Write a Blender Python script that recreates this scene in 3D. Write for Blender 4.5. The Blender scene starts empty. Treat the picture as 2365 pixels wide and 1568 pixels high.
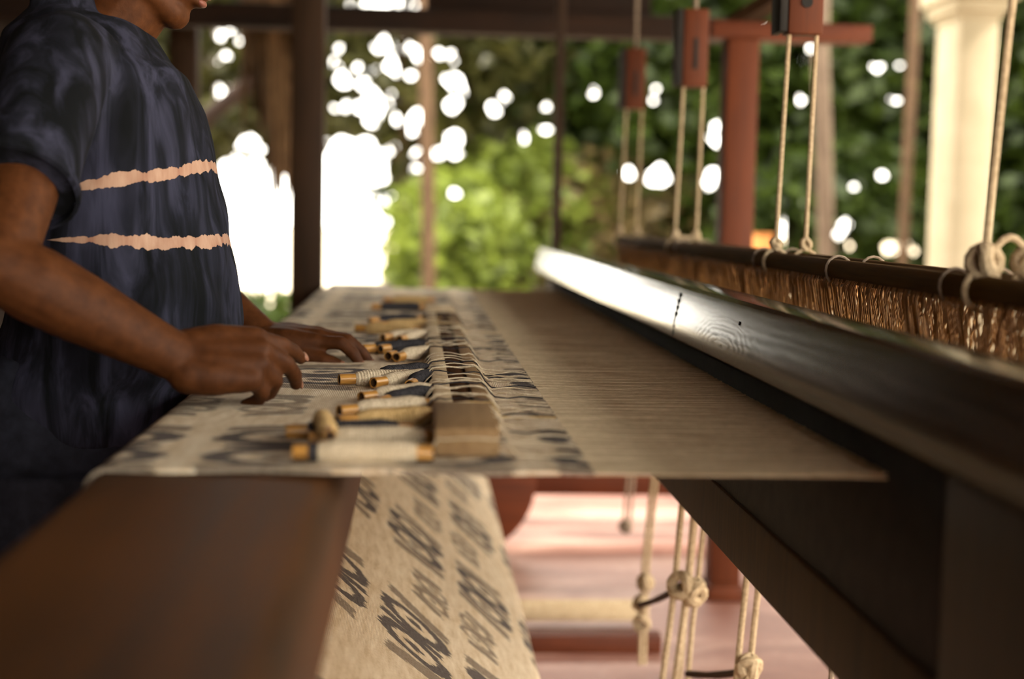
import bpy, bmesh, math, random
import numpy as np
from mathutils import Vector, Matrix

random.seed(7); rng = np.random.default_rng(7)
SC = bpy.context.scene
COL = SC.collection
PI = math.pi

# ------------------------------------------------------------------ camera
CAM = Vector((0.0, 0.0, 1.21))
FPX = 2365 * 50 / 36.0
VPX, VPY, ROLL = 962.0, 490.0, math.radians(1.2)
_dx, _dy = VPX - 1182.5, 784.0 - VPY
_a = _dx * math.cos(ROLL) - _dy * math.sin(ROLL)
_b = _dx * math.sin(ROLL) + _dy * math.cos(ROLL)
_p = math.atan(_b / FPX); _y = math.atan(-_a / FPX * math.cos(_p))
FWD = Vector((math.sin(_y) * math.cos(_p), math.cos(_y) * math.cos(_p), -math.sin(_p)))
R0 = Vector((math.cos(_y), -math.sin(_y), 0)); U0 = R0.cross(FWD)
RT = R0 * math.cos(ROLL) + U0 * math.sin(ROLL)
UP = U0 * math.cos(ROLL) - R0 * math.sin(ROLL)
cam_data = bpy.data.cameras.new('camera'); cam = bpy.data.objects.new('camera', cam_data)
COL.objects.link(cam); SC.camera = cam
cam_data.lens = 50; cam_data.sensor_width = 36; cam_data.sensor_fit = 'HORIZONTAL'
cam_data.clip_start = 0.05; cam_data.clip_end = 500
cam_data.dof.use_dof = True; cam_data.dof.focus_distance = 2.17; cam_data.dof.aperture_fstop = 1.9
M = Matrix.Identity(4)
for i in range(3):
    M[i][0], M[i][1], M[i][2], M[i][3] = RT[i], UP[i], -FWD[i], CAM[i]
cam.matrix_world = M

# ------------------------------------------------------------------ light, sky, exposure
SC.view_settings.view_transform = 'Standard'
SC.view_settings.look = 'None'
SC.view_settings.exposure = 0.32
SC.view_settings.gamma = 1.0
SC.view_settings.use_curve_mapping = False
W = bpy.data.worlds.new('sky'); SC.world = W; W.use_nodes = True
bg = W.node_tree.nodes['Background']
bg.inputs['Color'].default_value = (1.0, 0.94, 0.82, 1); bg.inputs['Strength'].default_value = 9.0
sd = bpy.data.lights.new('sun', 'SUN'); sun = bpy.data.objects.new('sun', sd); COL.objects.link(sun)
sd.energy = 9.0; sd.angle = math.radians(0.6); sd.color = (1.0, 0.9, 0.74)
sun.rotation_euler = Vector((-1.0, 0.12, -0.86)).to_track_quat('-Z', 'Y').to_euler()

# ------------------------------------------------------------------ helpers
def ray(px, py):
    return FWD + RT * ((px - 1182.5) / FPX) + UP * ((784.0 - py) / FPX)
def at(px, py, Y):                      # point at depth Y seen at a pixel of the photograph
    d = ray(px, py); return CAM + d * ((Y - CAM.y) / d.y)
def on(px, py, z):                      # point on a level z
    d = ray(px, py); return CAM + d * ((z - CAM.z) / d.z)
def project(P):                         # (n,3) array -> pixels
    v = np.asarray(P) - np.array(CAM)
    w = v @ np.array(FWD)
    return 1182.5 + FPX * (v @ np.array(RT)) / w, 784.0 - FPX * (v @ np.array(UP)) / w

class MB:
    def __init__(s): s.v = []; s.f = []
    def add(s, vs, fs):
        o = len(s.v); s.v += [tuple(v) for v in vs]; s.f += [tuple(i + o for i in f) for f in fs]; return s
    def box(s, lo, hi, bev=0.0, seg=2, rot=None, org=None):
        bm = bmesh.new(); bmesh.ops.create_cube(bm, size=1)
        c = [(lo[i] + hi[i]) / 2 for i in range(3)]; d = [abs(hi[i] - lo[i]) for i in range(3)]
        for v in bm.verts: v.co = Vector((v.co.x * d[0], v.co.y * d[1], v.co.z * d[2]))
        if bev > 0: bmesh.ops.bevel(bm, geom=bm.edges[:], offset=bev, segments=seg, affect='EDGES', profile=0.5)
        bm.verts.index_update()
        vs = []
        for v in bm.verts:
            p = v.co.copy()
            if rot: p = rot @ p
            vs.append(p + Vector(c))
        fs = [[v.index for v in f.verts] for f in bm.faces]; bm.free()
        return s.add(vs, fs)
    def tube(s, pts, rad, n=8, cap=True, round_end=False, ell=None):
        pts = [Vector(p) for p in pts]; m = len(pts)
        if not hasattr(rad, '__len__'): rad = [rad] * m
        rad = list(rad)
        if round_end:
            d0 = (pts[0] - pts[1]).normalized(); d1 = (pts[-1] - pts[-2]).normalized()
            a, b = [], []
            for t in (0.98, 0.8, 0.45):
                a.append((pts[0] + d0 * rad[0] * t, rad[0] * math.sqrt(1 - t * t)))
                b.append((pts[-1] + d1 * rad[-1] * t, rad[-1] * math.sqrt(1 - t * t)))
            b = b[::-1]
            pts = [q[0] for q in a] + pts + [q[0] for q in b]
            rad = [q[1] for q in a] + rad + [q[1] for q in b]; m = len(pts)
        vs, fs = [], []
        t = (pts[1] - pts[0]).normalized()
        up = Vector((0, 0, 1)) if abs(t.z) < 0.9 else Vector((0, 1, 0))
        nrm = (up - t * up.dot(t)).normalized()
        for i in range(m):
            t = (pts[min(i + 1, m - 1)] - pts[max(i - 1, 0)])
            t = t.normalized() if t.length > 1e-9 else Vector((1, 0, 0))
            nrm = (nrm - t * nrm.dot(t))
            nrm = nrm.normalized() if nrm.length > 1e-6 else t.orthogonal().normalized()
            bn = t.cross(nrm)
            for k in range(n):
                a = 2 * PI * k / n
                ex, ey = (1, 1) if ell is None else ell
                vs.append(pts[i] + nrm * (math.cos(a) * rad[i] * ex) + bn * (math.sin(a) * rad[i] * ey))
        for i in range(m - 1):
            for k in range(n):
                fs.append((i * n + k, i * n + (k + 1) % n, (i + 1) * n + (k + 1) % n, (i + 1) * n + k))
        if cap:
            fs.append(tuple(range(n - 1, -1, -1))); fs.append(tuple((m - 1) * n + k for k in range(n)))
        return s.add(vs, fs)
    def rings(s, rs, n=32):             # rs: list of (centre, ax vector, ay vector), stacked ellipses, capped
        vs, fs = [], []
        for c, ax, ay in rs:
            for k in range(n):
                a = 2 * PI * k / n
                vs.append(Vector(c) + Vector(ax) * math.cos(a) + Vector(ay) * math.sin(a))
        for i in range(len(rs) - 1):
            for k in range(n):
                fs.append((i * n + k, i * n + (k + 1) % n, (i + 1) * n + (k + 1) % n, (i + 1) * n + k))
        fs.append(tuple(range(n - 1, -1, -1))); fs.append(tuple((len(rs) - 1) * n + k for k in range(n)))
        return s.add(vs, fs)
    def lathe(s, prof, org, axis, n=24, close=False):     # prof: (radius, along)
        axis = Vector(axis).normalized(); x = axis.orthogonal().normalized(); y = axis.cross(x)
        vs, fs = [], []; m = len(prof)
        for r, h in prof:
            for k in range(n):
                a = 2 * PI * k / n
                vs.append(Vector(org) + axis * h + x * (r * math.cos(a)) + y * (r * math.sin(a)))
        for i in range(m if close else m - 1):
            j = (i + 1) % m
            for k in range(n):
                fs.append((i * n + k, i * n + (k + 1) % n, j * n + (k + 1) % n, j * n + k))
        return s.add(vs, fs)
    def ball(s, c, r, rot=None, nu=16, nv=10):
        r = (r, r, r) if not hasattr(r, '__len__') else r
        vs, fs = [], []
        for i in range(nv + 1):
            th = PI * i / nv
            for k in range(nu):
                ph = 2 * PI * k / nu
                p = Vector((r[0] * math.sin(th) * math.cos(ph), r[1] * math.sin(th) * math.sin(ph), r[2] * math.cos(th)))
                if rot: p = rot @ p
                vs.append(Vector(c) + p)
        for i in range(nv):
            for k in range(nu):
                fs.append((i * nu + k, (i + 1) * nu + k, (i + 1) * nu + (k + 1) % nu, i * nu + (k + 1) % nu))
        return s.add(vs, fs)
    def mesh(s, name, off=(0, 0, 0)):
        me = bpy.data.meshes.new(name)
        v = np.array(s.v, dtype=float) - np.array(off)
        me.from_pydata([tuple(p) for p in v], [], s.f); me.update()
        bm = bmesh.new(); bm.from_mesh(me)
        bmesh.ops.recalc_face_normals(bm, faces=bm.faces[:]); bm.to_mesh(me); bm.free()
        return me

def shade(me, angle=40):
    me.shade_smooth()
    me.set_sharp_from_angle(angle=math.radians(angle))

def wpos(o):
    p = Vector((0, 0, 0))
    while o is not None: p += o.location; o = o.parent
    return p
def obj(name, mb, mat, parent=None, smooth=True, loc=None, angle=40):
    """one mesh object built from world coordinates"""
    off = wpos(parent) if parent is not None else Vector(loc if loc else (0, 0, 0))
    me = mb.mesh(name, off) if isinstance(mb, MB) else mb
    if smooth: shade(me, angle)
    me.materials.append(mat)
    o = bpy.data.objects.new(name, me); COL.objects.link(o)
    if parent is not None: o.parent = parent
    elif loc: o.location = loc
    return o
def tag(o, label=None, cat=None, group=None, kind=None):
    if label: o['label'] = label
    if cat: o['category'] = cat
    if group: o['group'] = group
    if kind: o['kind'] = kind
    return o
def thing(name, label, cat, loc=(0, 0, 0), group=None):
    o = bpy.data.objects.new(name, None); COL.objects.link(o); o.location = loc
    o.empty_display_size = 0.05
    return tag(o, label, cat, group)
def array_mesh(name, verts, faces4):    # fast mesh from numpy, all quads
    me = bpy.data.meshes.new(name)
    n, q = len(verts), len(faces4)
    me.vertices.add(n); me.vertices.foreach_set('co', verts.astype(np.float32).ravel())
    k = faces4.shape[1]
    me.loops.add(q * k); me.loops.foreach_set('vertex_index', faces4.astype(np.int32).ravel())
    me.polygons.add(q); me.polygons.foreach_set('loop_start', np.arange(0, q * k, k, dtype=np.int32))
    me.polygons.foreach_set('loop_total', np.full(q, k, dtype=np.int32))
    me.update(calc_edges=True); me.validate(); return me

# ------------------------------------------------------------------ materials
class NT:
    def __init__(s, name):
        s.m = bpy.data.materials.new(name); s.m.use_nodes = True
        s.t = s.m.node_tree; s.b = s.t.nodes['Principled BSDF']; s.o = s.t.nodes['Material Output']
    def n(s, typ, **kw):
        nd = s.t.nodes.new(typ)
        for k, v in kw.items():
            if k in nd.inputs.keys() if isinstance(k, str) else False: pass
            setattr(nd, k, v)
        return nd
    def l(s, a, b): s.t.links.new(a, b)
    def val(s, x, sock):
        if hasattr(x, 'is_linked') or isinstance(x, bpy.types.NodeSocket): s.l(x, sock)
        else: sock.default_value = x
    def math(s, op, a, b=0.0, c=None):
        nd = s.n('ShaderNodeMath', operation=op); s.val(a, nd.inputs[0]); s.val(b, nd.inputs[1])
        if c is not None: s.val(c, nd.inputs[2])
        return nd.outputs[0]
    def coord(s, kind='Object'): return s.n('ShaderNodeTexCoord').outputs[kind]
    def scale(s, vec, sc, loc=(0, 0, 0), rot=(0, 0, 0)):
        nd = s.n('ShaderNodeMapping'); s.l(vec, nd.inputs['Vector'])
        nd.inputs['Scale'].default_value = sc; nd.inputs['Location'].default_value = loc; nd.inputs['Rotation'].default_value = rot
        return nd.outputs[0]
    def noise(s, vec, scale=5, detail=4, rough=0.55, dist=0.0):
        nd = s.n('ShaderNodeTexNoise'); s.l(vec, nd.inputs['Vector'])
        nd.inputs['Scale'].default_value = scale; nd.inputs['Detail'].default_value = detail
        nd.inputs['Roughness'].default_value = rough; nd.inputs['Distortion'].default_value = dist
        return nd.outputs['Fac']
    def ramp(s, fac, stops):
        nd = s.n('ShaderNodeValToRGB'); s.l(fac, nd.inputs[0]); e = nd.color_ramp.elements
        while len(e) < len(stops): e.new(0.5)
        for el, (p, c) in zip(e, stops): el.position = p; el.color = (*c, 1)
        return nd.outputs[0]
    def mix(s, fac, a, b):
        nd = s.n('ShaderNodeMix', data_type='RGBA'); s.val(fac, nd.inputs[0])
        for x, k in ((a, 6), (b, 7)):
            if isinstance(x, tuple): nd.inputs[k].default_value = (*x, 1)
            else: s.l(x, nd.inputs[k])
        return nd.outputs[2]
    def bump(s, h, strength=0.3, dist=0.01):
        nd = s.n('ShaderNodeBump'); s.l(h, nd.inputs['Height'])
        nd.inputs['Strength'].default_value = strength; nd.inputs['Distance'].default_value = dist
        s.l(nd.outputs[0], s.b.inputs['Normal'])
    def col(s, c):
        if isinstance(c, tuple): s.b.inputs['Base Color'].default_value = (*c, 1)
        else: s.l(c, s.b.inputs['Base Color'])
        return s
    def rough(s, r, spec=0.5):
        s.val(r, s.b.inputs['Roughness']); s.b.inputs['Specular IOR Level'].default_value = spec; return s

def rgb(r, g, b):                        # display 0-255 -> linear
    f = lambda c: (c / 255 / 12.92) if c <= 10 else ((c / 255 + 0.055) / 1.055) ** 2.4
    return (f(r), f(g), f(b))

def plain(name, c1, c2, scale=20, rough=0.7, bump=0.15, spec=0.4, stretch=(1, 1, 1)):
    t = NT(name); v = t.scale(t.coord(), stretch)
    f = t.noise(v, scale, 5); t.col(t.ramp(f, [(0.3, c1), (0.7, c2)])).rough(rough, spec)
    t.bump(f, bump, 0.004); return t.m
def wood(name, c1, c2, axis='Y', scale=1.0, rough=0.5, spec=0.2, bump=0.25):
    t = NT(name)
    st = {'X': (0.6, 9, 9), 'Y': (9, 0.6, 9), 'Z': (9, 9, 0.6)}[axis]
    v = t.scale(t.coord(), tuple(q * scale for q in st))
    f = t.noise(v, 3.0, 6, 0.6, 1.2); g = t.noise(t.coord(), 2.5, 3)
    h = t.math('ADD', t.math('MULTIPLY', f, 0.7), t.math('MULTIPLY', g, 0.3))
    t.col(t.ramp(h, [(0.32, c1), (0.66, c2)]))
    t.rough(t.math('ADD', t.math('MULTIPLY', f, 0.25), rough - 0.12), spec)
    t.bump(f, bump, 0.003); return t.m

m_beam = wood('breast_beam_wood', (0.012, 0.0055, 0.001), (0.10, 0.035, 0.006), 'Y', 0.35, 0.6, 0.2)
m_loom = wood('loom_wood', (0.05, 0.017, 0.005), (0.12, 0.04, 0.011), 'Z', 1, 0.55)
m_red = wood('red_wood', (0.058, 0.012, 0.0025), (0.125, 0.028, 0.006), 'Z', 1, 0.6)
m_redx = wood('red_wood_rail', (0.055, 0.011, 0.003), (0.12, 0.026, 0.006), 'X', 1, 0.6)
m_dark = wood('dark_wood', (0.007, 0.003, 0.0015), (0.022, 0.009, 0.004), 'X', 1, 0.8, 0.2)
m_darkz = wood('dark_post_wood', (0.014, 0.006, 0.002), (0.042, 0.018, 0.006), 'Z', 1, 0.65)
m_floor = None

def beater_material():
    t = NT('black_beater_wood'); c = t.coord()
    v = t.scale(c, (10, 0.9, 10)); d = t.noise(t.scale(c, (5, 2.2, 5)), 2.2, 2)
    wv = t.n('ShaderNodeTexWave', wave_type='RINGS', rings_direction='Y'); t.l(v, wv.inputs['Vector'])
    wv.inputs['Scale'].default_value = 2.2; wv.inputs['Distortion'].default_value = 7; wv.inputs['Detail'].default_value = 3
    wv.inputs['Detail Scale'].default_value = 1.2
    g = t.noise(t.scale(c, (30, 2, 60)), 3, 5)
    h = t.math('ADD', t.math('MULTIPLY', wv.outputs['Fac'], 0.22), t.math('MULTIPLY', g, 0.6))
    sp = t.n('ShaderNodeSeparateXYZ'); t.l(c, sp.inputs[0])
    ky = t.math('MULTIPLY', t.math('ADD', sp.outputs[1], 0.83), 0.20); kz = t.math('ADD', sp.outputs[2], -1.012)
    kd = t.math('SQRT', t.math('ADD', t.math('MULTIPLY', ky, ky), t.math('MULTIPLY', kz, kz)))
    kw = t.math('SINE', t.math('ADD', t.math('MULTIPLY', kd, 950.0), t.math('MULTIPLY', t.noise(t.scale(c, (8, 5, 24)), 1.5, 4), 24.0)))
    kf = t.math('MULTIPLY', t.math('SUBTRACT', 1.0, t.math('MINIMUM', t.math('MULTIPLY', kd, 15.0), 1.0)), 0.3)
    h = t.math('ADD', h, t.math('MULTIPLY', kw, kf))
    t.col(t.ramp(h, [(0.2, (0.022, 0.011, 0.003)), (0.75, (0.085, 0.045, 0.011))]))
    t.rough(t.math('ADD', t.math('MULTIPLY', t.math('MAXIMUM', h, 0.0), 0.10), 0.10), 0.30)
    t.bump(h, 0.05, 0.0012); return t.m
m_beater = beater_material()
m_reed = plain('reed_steel', (0.010, 0.008, 0.006), (0.022, 0.018, 0.013), 40, 0.7)
m_lower = wood('lower_board_wood', (0.022, 0.014, 0.007), (0.06, 0.038, 0.02), 'Z', 2.5, 0.75)
m_rope = plain('cotton_rope', (0.30, 0.22, 0.13), (0.50, 0.385, 0.25), 140, 0.85, 0.4, 0.2)
m_ropedk = plain('old_rope', (0.16, 0.12, 0.09), (0.34, 0.26, 0.19), 120, 0.9, 0.4, 0.2)
m_heddle = plain('heddle_string', (0.24, 0.095, 0.010), (0.46, 0.20, 0.026), 60, 0.5, 0.1, 0.5)
m_shaft = wood('shaft_bar_wood', (0.07, 0.038, 0.009), (0.14, 0.078, 0.02), 'Y', 2, 0.9, 0.1)
m_black = plain('hole_shade_nail_black', (0.006, 0.005, 0.004), (0.014, 0.01, 0.008), 20, 0.8)  # near-black for nail, joint and side slab; stands for shade in holes

def floor_material():
    t = NT('pink_concrete'); c = t.coord()
    a = t.noise(t.scale(c, (1.1, 3.5, 1)), 1.4, 5, 0.6, 0.6); b = t.noise(c, 30, 4)
    t.col(t.ramp(t.math('ADD', t.math('MULTIPLY', a, 0.85), t.math('MULTIPLY', b, 0.15)),
                 [(0.3, (0.17, 0.066, 0.052)), (0.5, (0.29, 0.145, 0.115)), (0.68, (0.48, 0.31, 0.25))]))
    t.rough(t.math('ADD', t.math('MULTIPLY', a, 0.3), 0.3), 0.4); t.bump(b, 0.1, 0.004); return t.m
def ground_material():
    t = NT('sandy_ground'); c = t.coord()
    a = t.noise(c, 0.6, 6); t.col(t.ramp(a, [(0.3, (0.46, 0.38, 0.26)), (0.7, (0.62, 0.54, 0.42))])).rough(0.9, 0.2)
    t.bump(t.noise(c, 8, 5), 0.4, 0.03); return t.m

V0 = 1.01                               # arc length along the cloth where a motif row sits
def cloth_material():
    t = NT('tapestry_wool'); uv = t.coord('UV')
    sep = t.n('ShaderNodeSeparateXYZ'); 
    # rough weave edges
    wob = t.n('ShaderNodeTexNoise'); t.l(t.scale(uv, (130, 16, 1)), wob.inputs['Vector']); wob.inputs['Scale'].default_value = 1; wob.inputs['Detail'].default_value = 6; wob.inputs['Roughness'].default_value = 0.75
    off = t.n('ShaderNodeVectorMath', operation='MULTIPLY_ADD'); t.l(wob.outputs['Color'], off.inputs[0])
    off.inputs[1].default_value = (0.045, 0.055, 0); t.l(uv, off.inputs[2])
    t.l(off.outputs[0], sep.inputs[0]); u, v = sep.outputs[0], sep.outputs[1]
    # rows of paired ovals mirrored about a bare bar: u along the weft (metres), v along the warp (metres)
    def rep_(x, x0, per): return t.math('MULTIPLY', t.math('SUBTRACT', t.math('FRACT', t.math('ADD', t.math('DIVIDE', t.math('SUBTRACT', x, x0), per), 0.5)), 0.5), per)
    LT, GT = (lambda x, k: t.math('LESS_THAN', x, k)), (lambda x, k: t.math('GREATER_THAN', x, k))
    AND, OR = (lambda x, y: t.math('MULTIPLY', x, y)), (lambda x, y: t.math('MAXIMUM', x, y))
    def motif(u0, v0, k):
        b = t.math('ABSOLUTE', rep_(u, u0, 0.68)); a = t.math('ABSOLUTE', rep_(v, v0, 0.37))
        e1 = t.math('DIVIDE', t.math('SUBTRACT', a, 0.088 * k), 0.080 * k); e2 = t.math('DIVIDE', t.math('SUBTRACT', b, 0.062 * k), 0.052 * k)
        e = t.math('SQRT', t.math('ADD', t.math('MULTIPLY', e1, e1), t.math('MULTIPLY', e2, e2)))
        d_ = OR(OR(AND(LT(e, 1.0), GT(e, 0.58)), LT(e, 0.24)), AND(LT(b, 0.011 * k), LT(a, 0.15 * k)))
        side = AND(LT(t.math('ABSOLUTE', t.math('SUBTRACT', b, t.math('ADD', t.math('MULTIPLY', a, -0.25), 0.165 * k))), 0.022 * k), AND(GT(a, 0.03), LT(a, 0.165 * k)))
        return AND(d_, GT(a, 0.015)), side
    p1, s1_ = motif(2.26, V0, 1.0); p2, s2_ = motif(2.60, V0 + 0.185, 0.62)
    pat = p1; pat2 = OR(OR(s1_, p2), s2_)
    tone = t.noise(t.scale(uv, (14, 60, 1)), 1, 4); fine = t.noise(t.scale(uv, (500, 160, 1)), 1, 2)
    base = t.ramp(t.math('ADD', t.math('MULTIPLY', tone, 0.6), t.math('MULTIPLY', fine, 0.4)),
                  [(0.3, (0.44, 0.32, 0.19)), (0.5, (0.64, 0.53, 0.38)), (0.7, (0.78, 0.69, 0.54))])
    grey = t.ramp(fine, [(0.3, (0.06, 0.05, 0.048)), (0.7, (0.16, 0.14, 0.13))])
    brn = t.ramp(fine, [(0.3, (0.11, 0.085, 0.065)), (0.7, (0.26, 0.21, 0.165))])
    t.col(t.mix(pat, t.mix(t.math('MULTIPLY', pat2, 0.85), base, brn), grey)).rough(0.95, 0.15)
    wv = t.n('ShaderNodeTexWave', bands_direction='Y'); t.l(t.scale(uv, (1, 1, 1)), wv.inputs['Vector']); wv.inputs['Scale'].default_value = 120
    t.bump(t.math('ADD', t.math('MULTIPLY', wv.outputs['Fac'], 0.4), fine), 0.5, 0.0015)
    return t.m
m_cloth = cloth_material()
m_warp = plain('warp_thread', (0.50, 0.40, 0.26), (0.66, 0.54, 0.37), 90, 0.9, 0.3, 0.15)

def shirt_material():
    t = NT('tie_dye_cotton'); c = t.coord()
    sep = t.n('ShaderNodeSeparateXYZ'); t.l(c, sep.inputs[0]); x, y, z = sep.outputs
    st = t.noise(t.scale(c, (26, 26, 3.2)), 1.0, 4, 0.6, 0.8)
    big = t.noise(t.scale(c, (5, 5, 4)), 1.0, 3)
    f = t.math('ADD', t.math('MULTIPLY', st, 0.65), t.math('MULTIPLY', big, 0.35))
    base = t.ramp(f, [(0.42, (0.0015, 0.002, 0.003)), (0.50, (0.0075, 0.008, 0.0135)), (0.63, (0.029, 0.030, 0.052))])
    jag = t.noise(t.scale(c, (60, 60, 14)), 1.0, 3)
    sag = t.noise(t.scale(c, (7, 7, 0)), 1.0, 1)
    def stripe(z0, slope):
        # the folded and tied line climbs slightly to the front
        h = t.math('SUBTRACT', z, z0)
        h = t.math('SUBTRACT', h, t.math('MULTIPLY', t.math('SUBTRACT', sag, 0.5), 0.035))
        h = t.math('SUBTRACT', h, t.math('MULTIPLY', t.math('ADD', x, -0.08), slope))
        taper = t.n('ShaderNodeMapRange'); t.l(x, taper.inputs['Value']); taper.inputs['From Min'].default_value = -0.02; taper.inputs['From Max'].default_value = 0.07; taper.inputs['To Min'].default_value = 0.0
        w = t.math('MULTIPLY', t.math('ADD', t.math('MULTIPLY', jag, 0.022), -0.0028), taper.outputs[0])
        return t.math('LESS_THAN', t.math('ABSOLUTE', h), w)
    body_ = t.math('LESS_THAN', t.math('ABSOLUTE', y), 0.192)
    s = t.math('MULTIPLY', t.math('MAXIMUM', stripe(1.246, 0.18), stripe(1.161, -0.05)), body_)
    pale = t.ramp(jag, [(0.3, (0.26, 0.13, 0.085)), (0.7, (0.40, 0.26, 0.185))])
    t.col(t.mix(s, base, pale)).rough(0.9, 0.15)
    t.bump(t.noise(t.scale(c, (600, 600, 600)), 1, 2), 0.15, 0.001); return t.m
m_shirt = shirt_material()
m_skin = plain('brown_skin', (0.044, 0.013, 0.003), (0.080, 0.026, 0.007), 60, 0.6, 0.25, 0.15)
m_nail = plain('nail', (0.24, 0.105, 0.065), (0.29, 0.13, 0.08), 60, 0.35, 0.05)
m_lip = plain('lip_skin', (0.16, 0.055, 0.04), (0.2, 0.07, 0.05), 60, 0.5, 0.1)
m_eye = plain('eye_white', (0.6, 0.56, 0.5), (0.66, 0.62, 0.57), 30, 0.25, 0.0)
m_hair = plain('black_hair', (0.004, 0.0035, 0.003), (0.012, 0.010, 0.008), 80, 0.8, 0.4, 0.1)
m_trousers = plain('navy_trouser', (0.008, 0.009, 0.014), (0.02, 0.022, 0.034), 40, 0.9, 0.2, 0.15)
m_shoe = plain('shoe_leather', (0.02, 0.012, 0.008), (0.05, 0.03, 0.02), 30, 0.5)

m_cane = plain('cane_tube', (0.26, 0.115, 0.022), (0.50, 0.25, 0.05), 30, 0.35, 0.1, 0.6, (1, 6, 6))
m_canedk = plain('cane_bore', (0.05, 0.02, 0.006), (0.09, 0.04, 0.012), 30, 0.7)
def yarn(name, c1, c2): return plain(name, c1, c2, 260, 0.95, 0.5, 0.1)
m_cream = yarn('cream_yarn', (0.42, 0.34, 0.23), (0.66, 0.56, 0.41))
m_grey = yarn('charcoal_yarn', (0.018, 0.017, 0.02), (0.055, 0.052, 0.056))
m_ochre = yarn('ochre_yarn', (0.38, 0.25, 0.10), (0.55, 0.38, 0.18))
m_slat = wood('pale_slat_wood', (0.42, 0.31, 0.185), (0.58, 0.46, 0.30), 'Y', 2, 0.8, 0.1)
m_tan = wood('tan_slat_wood', (0.20, 0.12, 0.058), (0.32, 0.21, 0.11), 'Y', 2, 0.85, 0.08)
m_groove = wood('dark_slat_wood', (0.035, 0.014, 0.005), (0.075, 0.032, 0.012), 'Y', 2, 0.95, 0.03)

m_plaster = plain('cream_plaster', (0.31, 0.265, 0.175), (0.38, 0.325, 0.225), 6, 0.85, 0.15)
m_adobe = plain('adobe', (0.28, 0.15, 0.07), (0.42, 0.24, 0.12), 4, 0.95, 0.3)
m_walldk = plain('shade_wall_dark', (0.018, 0.012, 0.008), (0.035, 0.024, 0.016), 3, 0.95, 0.3)  # near-black, for the added walls that block light
m_terra = plain('terracotta', (0.42, 0.15, 0.04), (0.58, 0.24, 0.07), 8, 0.8, 0.2)
m_roof = wood('roof_board', (0.04, 0.024, 0.014), (0.09, 0.05, 0.03), 'Y', 1, 0.8)
m_white = plain('white_wash', (0.78, 0.77, 0.74), (0.86, 0.85, 0.82), 5, 0.9, 0.1)
m_bark = plain('tree_bark', (0.035, 0.02, 0.011), (0.09, 0.052, 0.028), 14, 0.9, 0.5, 0.2, (3, 3, 0.6))
m_barkgr = plain('grey_bark', (0.07, 0.048, 0.034), (0.14, 0.10, 0.07), 14, 0.9, 0.5, 0.2, (3, 3, 0.6))
m_fibre = plain('dry_fibre', (0.08, 0.045, 0.022), (0.2, 0.12, 0.06), 30, 0.95, 0.4, 0.1, (3, 3, 0.5))
def leaf_material(name, c1, c2, trans=0.45):
    t = NT(name); f = t.noise(t.coord(), 5.0, 4)
    g = t.noise(t.coord(), 1.6, 2)
    c = t.ramp(t.math('ADD', t.math('MULTIPLY', f, 0.6), t.math('MULTIPLY', g, 0.4)), [(0.32, c1), (0.68, c2)])
    t.col(c).rough(0.45, 0.3)
    tr = t.n('ShaderNodeBsdfTranslucent'); t.l(c, tr.inputs['Color'])
    mx = t.n('ShaderNodeMixShader'); mx.inputs[0].default_value = trans
    t.l(t.b.outputs[0], mx.inputs[1]); t.l(tr.outputs[0], mx.inputs[2]); t.l(mx.outputs[0], t.o.inputs['Surface']); return t.m
m_leafdk = leaf_material('dark_leaf', (0.003, 0.009, 0.003), (0.055, 0.085, 0.009))
m_leafmid = leaf_material('mid_leaf', (0.010, 0.014, 0.004), (0.09, 0.085, 0.02))
m_leaflt = leaf_material('light_leaf', (0.04, 0.06, 0.008), (0.25, 0.31, 0.05), 0.5)
m_leafdry = leaf_material('dry_leaf', (0.035, 0.028, 0.010), (0.20, 0.14, 0.055), 0.4)

# ------------------------------------------------------------------ the setting
m_floor = floor_material(); m_ground = ground_material()
tag(obj('floor', MB().box((-2.0, -2.6, -0.12), (3.4, 7.2, 0.0)), m_floor), kind='structure')
gm = MB(); gm.box((-60, -30, -0.40), (60, 120, -0.14)); tag(obj('ground', gm, m_ground), kind='structure')
tag(obj('ceiling', MB().box((-2.2, -2.8, 2.75), (3.2, 6.6, 2.87)), m_roof), kind='structure')  # roof out of view, its edges set to block the sky
tag(obj('wall_shade_left', MB().box((-2.0, -2.6, 0), (-1.8, 6.5, 2.75)), m_walldk), kind='structure')  # dark wall added out of view to keep the weaver's side dark
tag(obj('wall_shade_far', MB().box((-5.0, 6.45, -0.14), (at(290, 300, 6.45).x, 6.7, 2.75)), m_walldk), kind='structure')  # unseen wall added to darken the beater's reflection and the left inside
tag(obj('wall_shade_near', MB().box((-1.8, -2.6, 0), (0.3, -2.4, 2.75)), m_walldk), kind='structure')  # unseen wall added behind the camera to dim camera-facing sides

# ------------------------------------------------------------------ the loom
ZC = 0.95                                # level of the cloth
YN, YF = 1.42, 4.88                      # its near and far selvedge
XB0, XB1 = -0.322, -0.072                # breast beam
loom = thing('loom', 'wide brown wooden floor loom the weaver stands at', 'loom', (0.4, 3.0, 0))
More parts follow.
